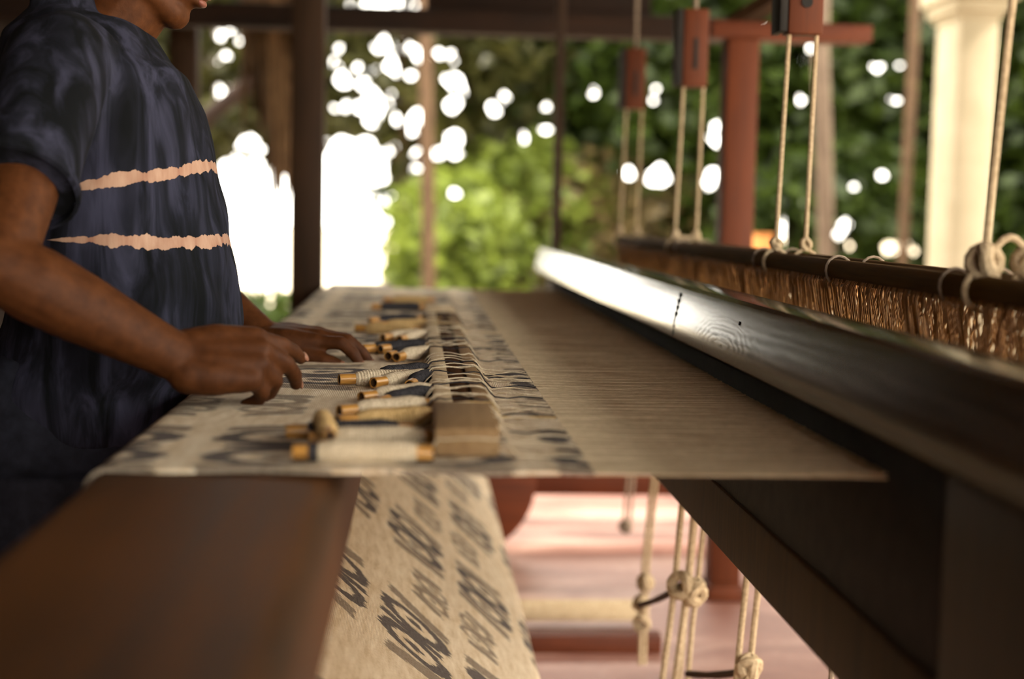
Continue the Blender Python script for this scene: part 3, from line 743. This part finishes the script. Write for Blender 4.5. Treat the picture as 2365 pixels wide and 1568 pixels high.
SH_L, EL_L, WR_L = Vector((-0.49, 2.405, 1.405)), Vector((-0.475, 2.635, 1.13)), at(618, 786, 2.50)
body = MB(); torso(body, 0.014, 0.86, 1.5)
body.tube([(-0.50, YM, 1.42), (-0.455, YM, 1.49), (-0.405, YM, 1.56), (-0.39, YM, 1.60)], [0.075, 0.062, 0.060, 0.06], 20, round_end=True)
# arms
def arm(mb, S, E, Wp):
    mb.tube([S, S.lerp(E, 0.35), S.lerp(E, 0.8), E], [0.058, 0.055, 0.047, 0.044], 18, round_end=True)
    mb.tube([E, E.lerp(Wp, 0.2), E.lerp(Wp, 0.45), E.lerp(Wp, 0.8), Wp], [0.044, 0.049, 0.045, 0.035, 0.031], 18, round_end=True)
arm(body, SH_R, EL_R, WR_R); arm(body, SH_L, EL_L, WR_L)
nails = []
def hand(mb, Wp, f, u, thumb_side, curls, spread, thumb, sc=1.0, fat=1.0, reach=0.016):
    f = f.normalized(); s = f.cross(u).normalized(); u = s.cross(f).normalized()
    if s.y * thumb_side < 0: s = -s
    KN = [(0.030, 0.086), (0.010, 0.090), (-0.010, 0.085), (-0.028, 0.076)]
    LEN = [(0.043, 0.027, 0.022), (0.047, 0.030, 0.023), (0.044, 0.028, 0.022), (0.034, 0.021, 0.019)]
    for i, (ks, kf) in enumerate(KN):
        k = Wp + (f * kf + s * ks) * sc + u * (0.004 if i in (1, 2) else 0.0)
        mb.tube([Wp + s * ks * 0.55 * sc + f * 0.004, Wp + (f * 0.45 * kf + s * ks * 0.85) * sc + u * 0.002, k], [0.0225 * sc * fat, 0.0195 * sc * fat, 0.0128 * sc * fat], 14, round_end=True)
        mb.tube([Wp + s * ks * 0.5 * sc - u * 0.008 + f * 0.01, k - u * 0.008 - f * 0.012], [0.019 * sc, 0.014 * sc], 12, round_end=True)
        p = k; pts = [k]; th = 0
        sp = math.radians(spread[i])
        fs = (f * math.cos(sp) + s * math.sin(sp)).normalized()
        for a, L in zip(curls[i], LEN[i]):
            d = fs * math.cos(math.radians(a)) - u * math.sin(math.radians(a)); p = p + d * L * sc; pts.append(p)
        r = [q * fat for q in ([0.0108, 0.0098, 0.0088, 0.0074] if i < 3 else [0.0096, 0.0086, 0.0076, 0.0066])]
        dense, dr = [], []
        for j in range(3):
            for q in (0.0, 0.5): dense.append(pts[j].lerp(pts[j + 1], q)); dr.append((r[j] * (1 - q) + r[j + 1] * q) * (1.0 if q == 0 else 0.95) * sc)
        dense.append(pts[3]); dr.append(r[3] * sc)
        mb.tube(dense, dr, 12, round_end=True)
        nails.append((pts[3], d, (u * math.cos(math.radians(a)) + fs * math.sin(math.radians(a))).normalized(), r[3] * sc))
    mb.ball(Wp + (f * 0.042 + s * 0.016 - u * 0.012) * sc, 0.021 * sc * fat, None, 14, 10)
    # thumb leaves the side of the palm near its base
    b = Wp + (f * reach + s * 0.020 - u * 0.006) * sc; pts = [b]; p = b
    for (cf, cs, cu), L in zip(thumb, (0.046, 0.033, 0.026)):
        d = (f * cf + s * cs + u * cu).normalized(); p = p + d * L * sc; pts.append(p)
    mb.tube([pts[0], pts[0].lerp(pts[1], 0.5), pts[1], pts[1].lerp(pts[2], 0.5), pts[2], pts[2].lerp(pts[3], 0.5), pts[3]],
            [q * sc * fat for q in (0.0185, 0.017, 0.0135, 0.0118, 0.0118, 0.0108, 0.0082)], 14, round_end=True)
    nu = (u * 0.75 + s * 0.65); nu = (nu - d * nu.dot(d)).normalized()
    nails.append((pts[3], d, nu, 0.0088 * sc))
hand(body, WR_R, Vector((0.97, 0.20, 0.03)), Vector((0.1, -0.78, 0.60)), 1,
     [(38, 50, 60), (44, 66, 80), (58, 100, 128), (62, 106, 138)], (9, -1, -4, -7), [(0.75, 0.40, -0.50), (0.85, 0.0, -0.5), (0.85, -0.25, -0.5)], 1.08, 1.2)
hand(body, WR_L, Vector((0.985, -0.10, 0.06)), Vector((-0.05, -0.12, 1)), -1,
     [(2, 44, 62), (8, 44, 58), (12, 46, 62), (14, 46, 60)], (7, 1, -4, -9), [(0.86, 0.42, -0.30), (0.95, 0.18, -0.30), (0.96, 0.02, -0.28)], 1.05, 1.22, 0.030)
# head, tipped down towards the work
HC = Vector((-0.385, YM, 1.622)); tl = math.radians(26)
hf = Vector((math.cos(tl), 0, -math.sin(tl))); hu = Vector((math.sin(tl), 0, math.cos(tl))); hs = Vector((0, 1, 0))
HR = Matrix((hf, hs, hu)).transposed()
def hp(a, b, c): return HC + hf * a + hs * b + hu * c
body.ball(hp(-0.012, 0, 0.028), (0.098, 0.078, 0.098), HR, 28, 18)
body.ball(hp(0.018, 0, -0.035), (0.076, 0.066, 0.082), HR, 24, 16)
body.tube([hp(-0.035, -0.058, -0.055), hp(0.02, -0.05, -0.088), hp(0.064, -0.018, -0.102), hp(0.068, 0, -0.103), hp(0.064, 0.018, -0.102), hp(0.02, 0.05, -0.088), hp(-0.035, 0.058, -0.055)], [0.02, 0.020, 0.021, 0.023, 0.021, 0.020, 0.02], 12, round_end=True)
body.ball(hp(0.055, 0, -0.058), (0.040, 0.036, 0.040), HR)
body.tube([hp(0.086, 0, 0.022), hp(0.103, 0, -0.006), hp(0.116, 0, -0.026)], [0.011, 0.013, 0.0165], 12, round_end=True)
for sgn in (-1, 1):
    body.ball(hp(0.100, sgn * 0.015, -0.030), (0.013, 0.010, 0.010), HR)
    body.ball(hp(0.052, sgn * 0.045, -0.020), (0.030, 0.026, 0.028), HR)
    body.tube([hp(0.083, sgn * 0.012, 0.034), hp(0.078, sgn * 0.034, 0.037), hp(0.058, sgn * 0.055, 0.03)], [0.009, 0.010, 0.008], 10, round_end=True)
    ear = [hp(-0.02 + 0.016 * math.cos(a), sgn * (0.078 + 0.007 * math.cos(a + 2)), -0.012 + 0.029 * math.sin(a)) for a in np.linspace(0.2, 2 * PI - 0.4, 12)]
    body.tube(ear, 0.0065, 8, round_end=True); body.ball(hp(-0.02, sgn * 0.075, -0.012), (0.014, 0.007, 0.024), HR)
body.ball(hp(0.092, 0, -0.0545), (0.012, 0.026, 0.0085), HR); body.ball(hp(0.089, 0, -0.070), (0.012, 0.022, 0.009), HR)
fuse('body', body, 0.0036, 0.5, m_skin, man, iters=5)
for nm, cz, r in (('upper_lip', -0.0555, (0.0075, 0.022, 0.0055)), ('lower_lip', -0.069, (0.0085, 0.019, 0.0065))):
    obj(nm, MB().ball(hp(0.0975 if 'upper' in nm else 0.0945, 0, cz), r, HR), m_lip, man)
for sgn in (-1, 1):
    obj('eye', MB().ball(hp(0.073, sgn * 0.031, 0.008), 0.0125, None, 16, 10), m_eye, man)
    obj('eyelid', MB().ball(hp(0.0745, sgn * 0.031, 0.0125), (0.0125, 0.015, 0.0105), HR), m_skin, man)
    obj('eyebrow', MB().tube([hp(0.091, sgn * 0.014, 0.036), hp(0.088, sgn * 0.034, 0.043), hp(0.068, sgn * 0.054, 0.036)], [0.003, 0.004, 0.002], 8), m_hair, man)
for p, d, nu, r in nails:
    sd_ = d.cross(nu); Rm = Matrix((d, sd_, nu)).transposed()
    obj('fingernail', MB().ball(p + nu * (r * 0.72) + d * (r * 0.15), (r * 0.95, r * 0.72, r * 0.30), Rm, 12, 8), m_nail, man)
def hair_post(co, no):
    k = np.sin(co[:, 0] * 310) * np.sin(co[:, 1] * 270 + 1) * np.sin(co[:, 2] * 290); return co + no * (0.0018 * k)[:, None]
hr = MB(); hr.ball(hp(-0.024, 0, 0.046), (0.098, 0.084, 0.092), HR, 28, 18); hr.ball(hp(-0.052, 0, -0.005), (0.062, 0.074, 0.075), HR, 24, 16)
fuse('hair', hr, 0.005, 0.5, m_hair, man, hair_post)
# T-shirt
sh = MB(); torso(sh, 0.0, 0.86, 1.5)
for S, E, sg in ((SH_R, EL_R, -1), (SH_L, EL_L, 1)):
    e = S.lerp(E, 0.66) + Vector((-0.004, 0, 0.004))
    sh.tube([S + Vector((0.01, -sg * 0.07, 0.012)), S + Vector((0, -sg * 0.015, 0.002)), S.lerp(E, 0.3), e.lerp(S, 0.25), e], [0.068, 0.074, 0.074, 0.075, 0.079], 24, ell=(1.0, 1.02))
sh.tube([(-0.555, YM, 1.475), (-0.50, YM, 1.50), (-0.475, YM, 1.508)], [0.075, 0.080, 0.070], 20)
def folds(co, no):
    x, y, z = co.T
    a = np.sin((x * 38 - z * 14 + y * 16) + 1.6 * np.sin(z * 9 + y * 5)) * 0.5 + 0.5 * np.sin(x * 71 - z * 22 + y * 30 + 2 * np.sin(z * 13))
    b = np.sin(z * 60 + 5 * x + 3 * np.sin(y * 20 + x * 9)) * np.clip((1.30 - z) / 0.2, 0, 1) * 0.55
    amp = 0.0034 * np.clip((z - 0.86) / 0.1, 0.2, 1)
    return co + no * ((a + b) * amp)[:, None]
tee = fuse('t_shirt', sh, 0.006, 0.5, m_shirt, man, folds, 5)
for S, E in ((SH_R, EL_R), (SH_L, EL_L)):
    e = S.lerp(E, 0.655) + Vector((-0.004, 0, 0.004)); d = (E - S).normalized()
    mb = MB(); mb.lathe([(0.0765, -0.008), (0.0815, -0.006), (0.082, 0.004), (0.0765, 0.006)], e, d, 28, close=True); obj('sleeve_hem', mb, m_shirt, tee)
# trousers and shoes, behind the beam
tr = MB()
tr.rings([((-0.527, YM, z), (rx, 0, 0), (0, ry, 0)) for z, rx, ry in ((0.99, 0.15, 0.165), (0.92, 0.168, 0.178), (0.84, 0.176, 0.186), (0.76, 0.172, 0.188))], 36)
for sg in (-1, 1):
    tr.tube([(-0.525, YM + sg * 0.085, 0.82), (-0.525, YM + sg * 0.10, 0.60), (-0.495, YM + sg * 0.11, 0.46), (-0.515, YM + sg * 0.115, 0.28), (-0.525, YM + sg * 0.118, 0.075)], [0.128, 0.112, 0.082, 0.068, 0.062], 22)
fuse('trousers', tr, 0.008, 0.5, m_trousers, man)
for sg in (-1, 1):
    y = YM + sg * 0.12; mb = MB()
    mb.rings([((-0.475, y, 0.0), (0.135, 0, 0), (0, 0.047, 0)), ((-0.475, y, 0.022), (0.137, 0, 0), (0, 0.048, 0)), ((-0.48, y, 0.05), (0.125, 0, -0.012), (0, 0.044, 0)), ((-0.50, y, 0.082), (0.085, 0, -0.02), (0, 0.04, 0)), ((-0.525, y, 0.11), (0.05, 0, 0), (0, 0.038, 0))], 24)
    obj('shoe', mb, m_shoe, man)

# ------------------------------------------------------------------ red support frame and pavilion timbers
sf = thing('support_frame', 'red-brown square post with a short top rail, standing right of the loom', 'post', (1.0, 4.4, 0))
pa, pb = at(1672, 300, 4.4), at(1745, 300, 4.4); zt = at(1700, 90, 4.4).z
obj('post', MB().box((pa.x, 4.38, 0), (pb.x, 4.48, zt), 0.006), m_red, sf)
obj('foot', MB().box((pa.x - 0.01, 4.36, 0), (pb.x + 0.01, 4.50, 0.05), 0.006), m_red, sf)
obj('top_rail', MB().box((at(1640, 70, 4.4).x, 4.37, zt), (at(2010, 70, 4.4).x, 4.49, at(1700, 50, 4.4).z), 0.005), m_redx, sf)
b0, b1 = at(1690, 62, 4.43), at(1850, -40, 4.43)
obj('brace', MB().tube([b0, b1], 0.034, 4), m_darkz, sf)
YB = 5.75
zb0, zb1 = at(1000, 78, YB).z, at(1000, 24, YB).z
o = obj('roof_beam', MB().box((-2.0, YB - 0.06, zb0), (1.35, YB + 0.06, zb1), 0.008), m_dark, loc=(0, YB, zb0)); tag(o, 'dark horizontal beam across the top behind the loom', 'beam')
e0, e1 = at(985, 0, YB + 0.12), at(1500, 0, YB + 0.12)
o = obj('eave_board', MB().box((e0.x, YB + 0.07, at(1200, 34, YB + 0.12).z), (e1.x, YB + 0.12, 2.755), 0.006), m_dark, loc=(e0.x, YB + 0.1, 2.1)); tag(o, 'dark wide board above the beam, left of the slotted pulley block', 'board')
def post(px0, px1, Y, z1, label, mt, z0=0.0):
    a, b = at(px0, 300, Y), at(px1, 300, Y)
    o = obj('wooden_post', MB().box((a.x, Y - 0.05, z0), (b.x, Y + (b.x - a.x) * 0.9 - 0.05, z1), 0.008), mt, loc=((a.x + b.x) / 2, Y, z0)); tag(o, label, 'post'); return o

post(392, 458, 6.2, 2.75, 'brown post behind the weaver, level with his chin', m_darkz)
# cream column
YC = 6.7
cl = thing('column', 'cream plastered square column with a moulded capital, at the right', 'column', (at(2222, 300, YC).x, YC + 0.15, -0.14))
x0, x1 = at(2206, 300, YC).x, at(2300, 300, YC).x
obj('shaft', MB().box((x0, YC, -0.14), (x1, YC + 0.32, at(2220, 30, YC).z), 0.02), m_plaster, cl)
zc = at(2220, 40, YC).z
pr = []
cap = MB()
for dz0, dz1, ex in ((0.0, 0.03, 0.015), (0.03, 0.085, 0.04), (0.085, 0.16, 0.065)):
    cap.box((x0 - ex, YC - ex, zc + dz0), (x1 + ex, YC + 0.32 + ex, zc + dz1), 0.008)
obj('capital', cap, m_plaster, cl)
obj('base', MB().box((x0 - 0.04, YC - 0.04, -0.14), (x1 + 0.04, YC + 0.36, 0.1), 0.01), m_plaster, cl)
obj('upper_shaft', MB().box((x0, YC, zc + 0.16), (x1, YC + 0.32, 2.9), 0.01), m_plaster, cl)

# hanging dry fibre beside the post, and a branch
fb = MB()
for k in range(170):
    px = random.gauss(632, 26); Y = 6.3 + random.uniform(-0.12, 0.12)
    e = random.uniform(180, 480) if abs(px - 650) < 30 else random.uniform(120, 330)
    a = at(px, -130, Y); c = at(px + random.uniform(-14, 26), e, Y)
    pts = [a.lerp(c, u) + Vector((random.uniform(-0.012, 0.012), random.uniform(-0.012, 0.012), 0)) for u in np.linspace(0, 1, 6)]
    fb.tube(pts, [0.02, 0.02, 0.018, 0.015, 0.01, 0.004], 5)
o = obj('hanging_fibre', fb, m_fibre, loc=tuple(at(632, 0, 6.3))); tag(o, 'shaggy brown dry fibre hanging from the eave left of the dark post', 'dry fibre', kind='stuff')

# ------------------------------------------------------------------ garden
GAPS = [(505,80,16),(563,95,15),(530,68,12),(525,125,10),(480,140,10),(505,205,12),(580,325,14),(625,308,12),(600,345,14),(560,330,12),(520,385,16),(545,375,14),(590,385,20),(635,390,16),
(890,95,18),(930,75,16),(915,125,22),(975,130,22),(1050,130,20),(1015,125,12),(785,110,12),(780,145,18),(795,185,22),(840,195,18),(825,155,14),(865,165,12),(850,210,16),(870,110,12),(900,150,18),(920,165,16),(950,175,14),(945,110,14),(1040,185,20),(1075,200,22),(1055,195,20),(1048,243,22),(770,250,14),(798,248,15),(830,246,16),(862,228,20),(860,275,22),(870,250,20),(900,215,14),(905,240,12),(920,275,18),(945,300,20),(965,270,20),(940,280,18),(1145,250,22),(1165,222,14),(1205,316,17),(1048,320,22),(1050,355,15),(1020,350,14),(1000,355,12),(967,357,17),(845,335,22),(905,345,16),(880,365,14),(1050,445,15),(960,390,12),(1258,245,10),(1258,300,10),
(1371,215,15),(1515,205,13),(1507,230,13),(1452,400,18),(1480,393,16),(1520,390,18),(1530,412,20),(1508,415,18),(1653,290,12),(1650,318,14),(1660,330,10),(1647,400,18),(1640,425,16),(1655,410,16),(1852,140,12),(1832,120,10),(1825,215,14),(1845,230,12),(1948,60,11),(1965,78,11),(1912,82,10),(2030,152,16),(2080,150,11),(2071,232,12),(1758,47,8),(2038,405,16),(1969,430,11),(1818,478,13),(1815,520,20),(1817,550,20),(1950,520,18),(1937,545,12),(1955,570,14),(2055,575,18),(2090,565,14),(2113,580,12),(1880,103,8),
(810,15,12),(850,10,18),(890,5,20),(930,10,20),(960,15,12)]
GX = np.array([g[0] for g in GAPS], float); GY = np.array([g[1] for g in GAPS], float)
GR = np.array([max(7.0, g[2] - 7.0) for g in GAPS])
def poly_in(x, y, poly):
    r = np.zeros(x.shape, bool); n = len(poly)
    for i in range(n):
        x0, y0 = poly[i]; x1, y1 = poly[(i + 1) % n]
        c = ((y0 > y) != (y1 > y)) & (x < (x1 - x0) * (y - y0) / (y1 - y0 + 1e-9) + x0); r ^= c
    return r
OPEN = [[(500, 405), (560, 395), (660, 405), (692, 470), (700, 800), (480, 800)],
        [(730, 335), (800, 320), (890, 380), (880, 415), (800, 425), (730, 425)],
        [(730, 430), (830, 440), (880, 510), (868, 570), (872, 655), (900, 700), (690, 760)]]
def leaves(n, sample, smin, smax, droop=0.5, gaps=True):
    """n folded diamond leaves; returns verts (n,4,3)"""
    C = sample(n); L = rng.uniform(smin, smax, n); a = rng.uniform(0, 2 * PI, n)
    el = rng.normal(-0.5 * droop, 0.5, n)
    d = np.stack([np.cos(a) * np.cos(el), np.sin(a) * np.cos(el), np.sin(el)], 1)
    h = rng.normal(0, 1, (n, 3)); s = np.cross(d, h); s /= np.linalg.norm(s, axis=1)[:, None]; nn = np.cross(d, s)
    V = np.stack([C - d * L[:, None] * 0.5, C + s * (L * 0.27)[:, None] + nn * (L * 0.06)[:, None],
                  C + d * L[:, None] * 0.5, C - s * (L * 0.27)[:, None] + nn * (L * 0.06)[:, None]], 1)
    if gaps:
        T = np.concatenate([V, C[:, None], (V + np.roll(V, 1, 1)) / 2], 1).reshape(-1, 3)
        x, y = project(T); bad = np.zeros(len(x), bool)
        for gx, gy, gr in zip(GX, GY, GR): bad |= (x - gx) ** 2 + (y - gy) ** 2 < gr * gr
        for p in OPEN: bad |= poly_in(x, y, p)
        bad = bad.reshape(n, -1).any(1)
        qx, qy = project(V.reshape(-1, 3)); qx, qy = qx.reshape(n, 4), qy.reshape(n, 4)
        for gx, gy in zip(GX, GY):           # no leaf hangs across a chink of sky
            c = np.stack([(np.roll(qx, -1, 1) - qx)[:, k] * (gy - qy[:, k]) - (np.roll(qy, -1, 1) - qy)[:, k] * (gx - qx[:, k]) for k in range(4)], 1)
            bad |= (c > 0).all(1) | (c < 0).all(1)
        V = V[~bad]
    return V
def leaf_obj(name, V, mat, parent):
    off = np.array(wpos(parent)); n = len(V)
    F = (np.array([[0, 1, 2, 3]]) + (np.arange(n) * 4)[:, None])
    me = array_mesh(name, V.reshape(-1, 3) - off, F); me.materials.append(mat)
    o = bpy.data.objects.new(name, me); COL.objects.link(o); o.parent = parent; o['kind'] = 'stuff'; return o
def ellipsoid(c, r):
    def f(n):
        p = rng.normal(0, 1, (n, 3)); p /= np.linalg.norm(p, axis=1)[:, None]
        p *= rng.uniform(0.25, 1, n)[:, None] ** 0.5
        k = rng.integers(0, 7, n)           # clumps
        return np.array(c) + p * np.array(r)
    return f
ZG = -0.14
def tree(px, Y, zc, r, n, leaf, bark, label, size=(0.10, 0.2), trunk=0.07, lean=0.0, group=None, gaps=True, name='tree'):
    c = at(px, 490, Y); base = Vector((c.x + lean, Y, ZG))
    t = thing(name, label, 'tree' if name == 'tree' else 'shrub', base, group)
    tp_ = Vector((c.x + lean, Y, zc + r[2] * 0.4)); mb = MB()
    pts = [base.lerp(tp_, u) + Vector((0.05 * math.sin(u * 5 + px), 0.05 * math.cos(u * 4 + px), 0)) * (u * (1 - u) * 4) for u in np.linspace(0, 1, 9)]
    mb.tube(pts, [trunk * (1.25 - 0.75 * u) for u in np.linspace(0, 1, 9)], 10); obj('trunk', mb, bark, t)
    br = MB()
    for k in range(7):
        a = k * 2.4; s = pts[4 + k % 4]
        e = Vector((c.x + r[0] * 0.75 * math.cos(a), Y + r[1] * 0.7 * math.sin(a), zc + r[2] * (0.1 + 0.5 * ((k * 37) % 10) / 10)))
        br.tube([s, s.lerp(e, 0.5) + Vector((0, 0, 0.08)), e], [trunk * 0.5, trunk * 0.32, trunk * 0.12], 6)
    obj('branches', br, bark, t)
    leaf_obj('foliage', leaves(n, ellipsoid((c.x, Y, zc), r), size[0], size[1], gaps=gaps), leaf, t)
    return t
# back row, dense
tree(560, 13.0, 2.6, (1.9, 1.2, 1.5), 9000, m_leafmid, m_bark, 'olive tree behind the weaver, bright sky breaking through', (0.12, 0.24), lean=0.62)
tree(930, 12.5, 2.75, (1.7, 1.1, 1.35), 8000, m_leafmid, m_bark, 'thin-crowned tree full of bright gaps, right of the dark loom post', (0.11, 0.22), trunk=0.06)
tree(1180, 13.5, 2.5, (1.9, 1.2, 1.9), 11000, m_leafdk, m_bark, 'dark green tree left of the beater hanger', (0.12, 0.26))
tree(1480, 13.0, 2.5, (2.0, 1.2, 2.0), 12000, m_leafdk, m_bark, 'dark tree behind the farthest pulley blocks', (0.12, 0.26))
tree(1830, 12.0, 2.5, (1.9, 1.2, 2.1), 12000, m_leafdk, m_bark, 'dark tree behind the round-holed pulley block', (0.12, 0.26))
tree(2130, 11.5, 2.5, (1.9, 1.2, 2.1), 12000, m_leafdk, m_bark, 'deep green tree left of the cream column', (0.12, 0.26))
tree(2480, 11.0, 2.4, (1.8, 1.2, 2.1), 11000, m_leafdk, m_bark, 'deep green tree right of the cream column', (0.12, 0.26))
# unseen trees added to block light from the open right side
def shade_tree(x, y, label):
    p = project(np.array([[x, y, 1.2]])); t = None
    c = Vector((x, y, ZG)); t = thing('tree', label, 'tree', c); mb = MB()
    mb.tube([c, c + Vector((0.05, 0.03, 1.3)), c + Vector((0, 0, 3.2))], [0.09, 0.075, 0.03], 10); obj('trunk', mb, m_bark, t)
    leaf_obj('foliage', leaves(7000, ellipsoid((x, y, 2.1), (1.4, 1.7, 2.1)), 0.14, 0.3), m_leafdk, t)
for k, (x, y) in enumerate(((6.0, 8.3), (6.3, 5.2))):
    shade_tree(x, y, 'unseen leafy tree added to block right-hand light, ' + ['behind the column', 'level with the far end of the loom', 'level with the weaver', 'level with the near end of the loom'][k])
# lower shrubs
tree(1040, 11.0, 0.6, (0.75, 0.6, 0.95), 2600, m_leaflt, m_bark, 'bright green shrub behind the far end of the cloth', (0.10, 0.22), 0.02, name='shrub')
tree(1210, 12.0, 0.9, (1.0, 0.7, 1.0), 3000, m_leaflt, m_bark, 'thin light green shrub left of the beater end', (0.10, 0.22), 0.02, name='shrub')
tree(1440, 12.0, 0.8, (1.3, 0.7, 1.0), 4500, m_leafdry, m_bark, 'dry olive-brown shrub above the beater far end', (0.10, 0.22), 0.02, name='shrub')
tree(1960, 10.5, 0.85, (1.1, 0.7, 1.0), 4200, m_leafdk, m_bark, 'low dark shrub left of the cream column', (0.09, 0.2), 0.02, name='shrub')
tree(2360, 10.5, 0.8, (1.1, 0.7, 1.0), 4200, m_leafdk, m_bark, 'low dark shrub right of the cream column', (0.09, 0.2), 0.02, name='shrub')
tree(470, 9.5, 0.35, (1.1, 0.5, 0.35), 2500, m_leafdk, m_bark, 'low dark shrub under the bright opening beside the weaver', (0.08, 0.18), 0.02, name='shrub', gaps=False)
tree(1270, 11.0, 0.25, (0.6, 0.5, 0.6), 1800, m_leafdry, m_bark, 'straw-coloured low shrub at the far end of the beater', (0.10, 0.22), 0.02, name='shrub')
# bare trunks that stand in front
def trunk(pts, Y, r, mt, label, base=True):
    P = [at(px, py, Y) for px, py in pts]
    if base: P.append(Vector((P[-1].x, Y, ZG)))
    t = obj('bare_tree', MB().tube(P, r, 10), mt, loc=tuple(P[-1])); tag(t, label, 'tree')
trunk([(980, -100), (984, 200), (988, 450), (990, 640)], 10.0, 0.05, m_bark, 'slim tan trunk rising right of the bright opening')
trunk([(1898, -120), (1895, 90), (1902, 330), (1908, 570)], 8.2, 0.048, m_barkgr, 'pale grey-brown pole right of the round-holed pulley block')
trunk([(2118, -80), (2108, 150), (2098, 330), (2090, 480)], 9.5, 0.035, m_bark, 'thin brown trunk just left of the cream column')
trunk([(1040, 60), (1135, 380), (1178, 500), (1215, 640)], 12.9, 0.045, m_bark, 'leaning brown trunk right of the slim tan one')
trunk([(1230, 60), (1160, 390), (1120, 540), (1100, 650)], 12.7, 0.04, m_bark, 'brown trunk crossing the leaning trunk')
trunk([(730, 60), (590, 180), (480, 270), (420, 340), (380, 480)], 8.5, 0.05, m_dark, 'dark slanting trunk between the weaver and the hanging fibre')
tag(obj('wall_shade_back', MB().box((-9.0, 14.6, ZG), (at(486, 300, 14.6).x, 15.2, 5.6), 0.02), m_walldk), kind='structure')  # added wall, keeps the beater's reflection dark and blocks sky
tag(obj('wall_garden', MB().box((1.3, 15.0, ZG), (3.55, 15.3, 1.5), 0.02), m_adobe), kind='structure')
def pot(px, py, Y, h, r, label):
    p = at(px, py, Y); p.z = ZG
    mb = MB(); mb.lathe([(0, 0), (r * 0.6, 0), (r * 0.95, h * 0.35), (r, h * 0.6), (r * 0.75, h * 0.88), (r * 0.82, h), (r * 0.7, h), (r * 0.62, h * 0.88), (0, h * 0.7)], p, (0, 0, 1), 24)
    o = obj('clay_pot', mb, m_terra, loc=tuple(p)); tag(o, label, 'pot')
pot(1758, 520, 9.4, 1.25, 0.105, 'tall orange clay jar behind the round-holed rope pair')
pot(2005, 560, 9.4, 1.05, 0.13, 'orange clay jar left of the cream column')
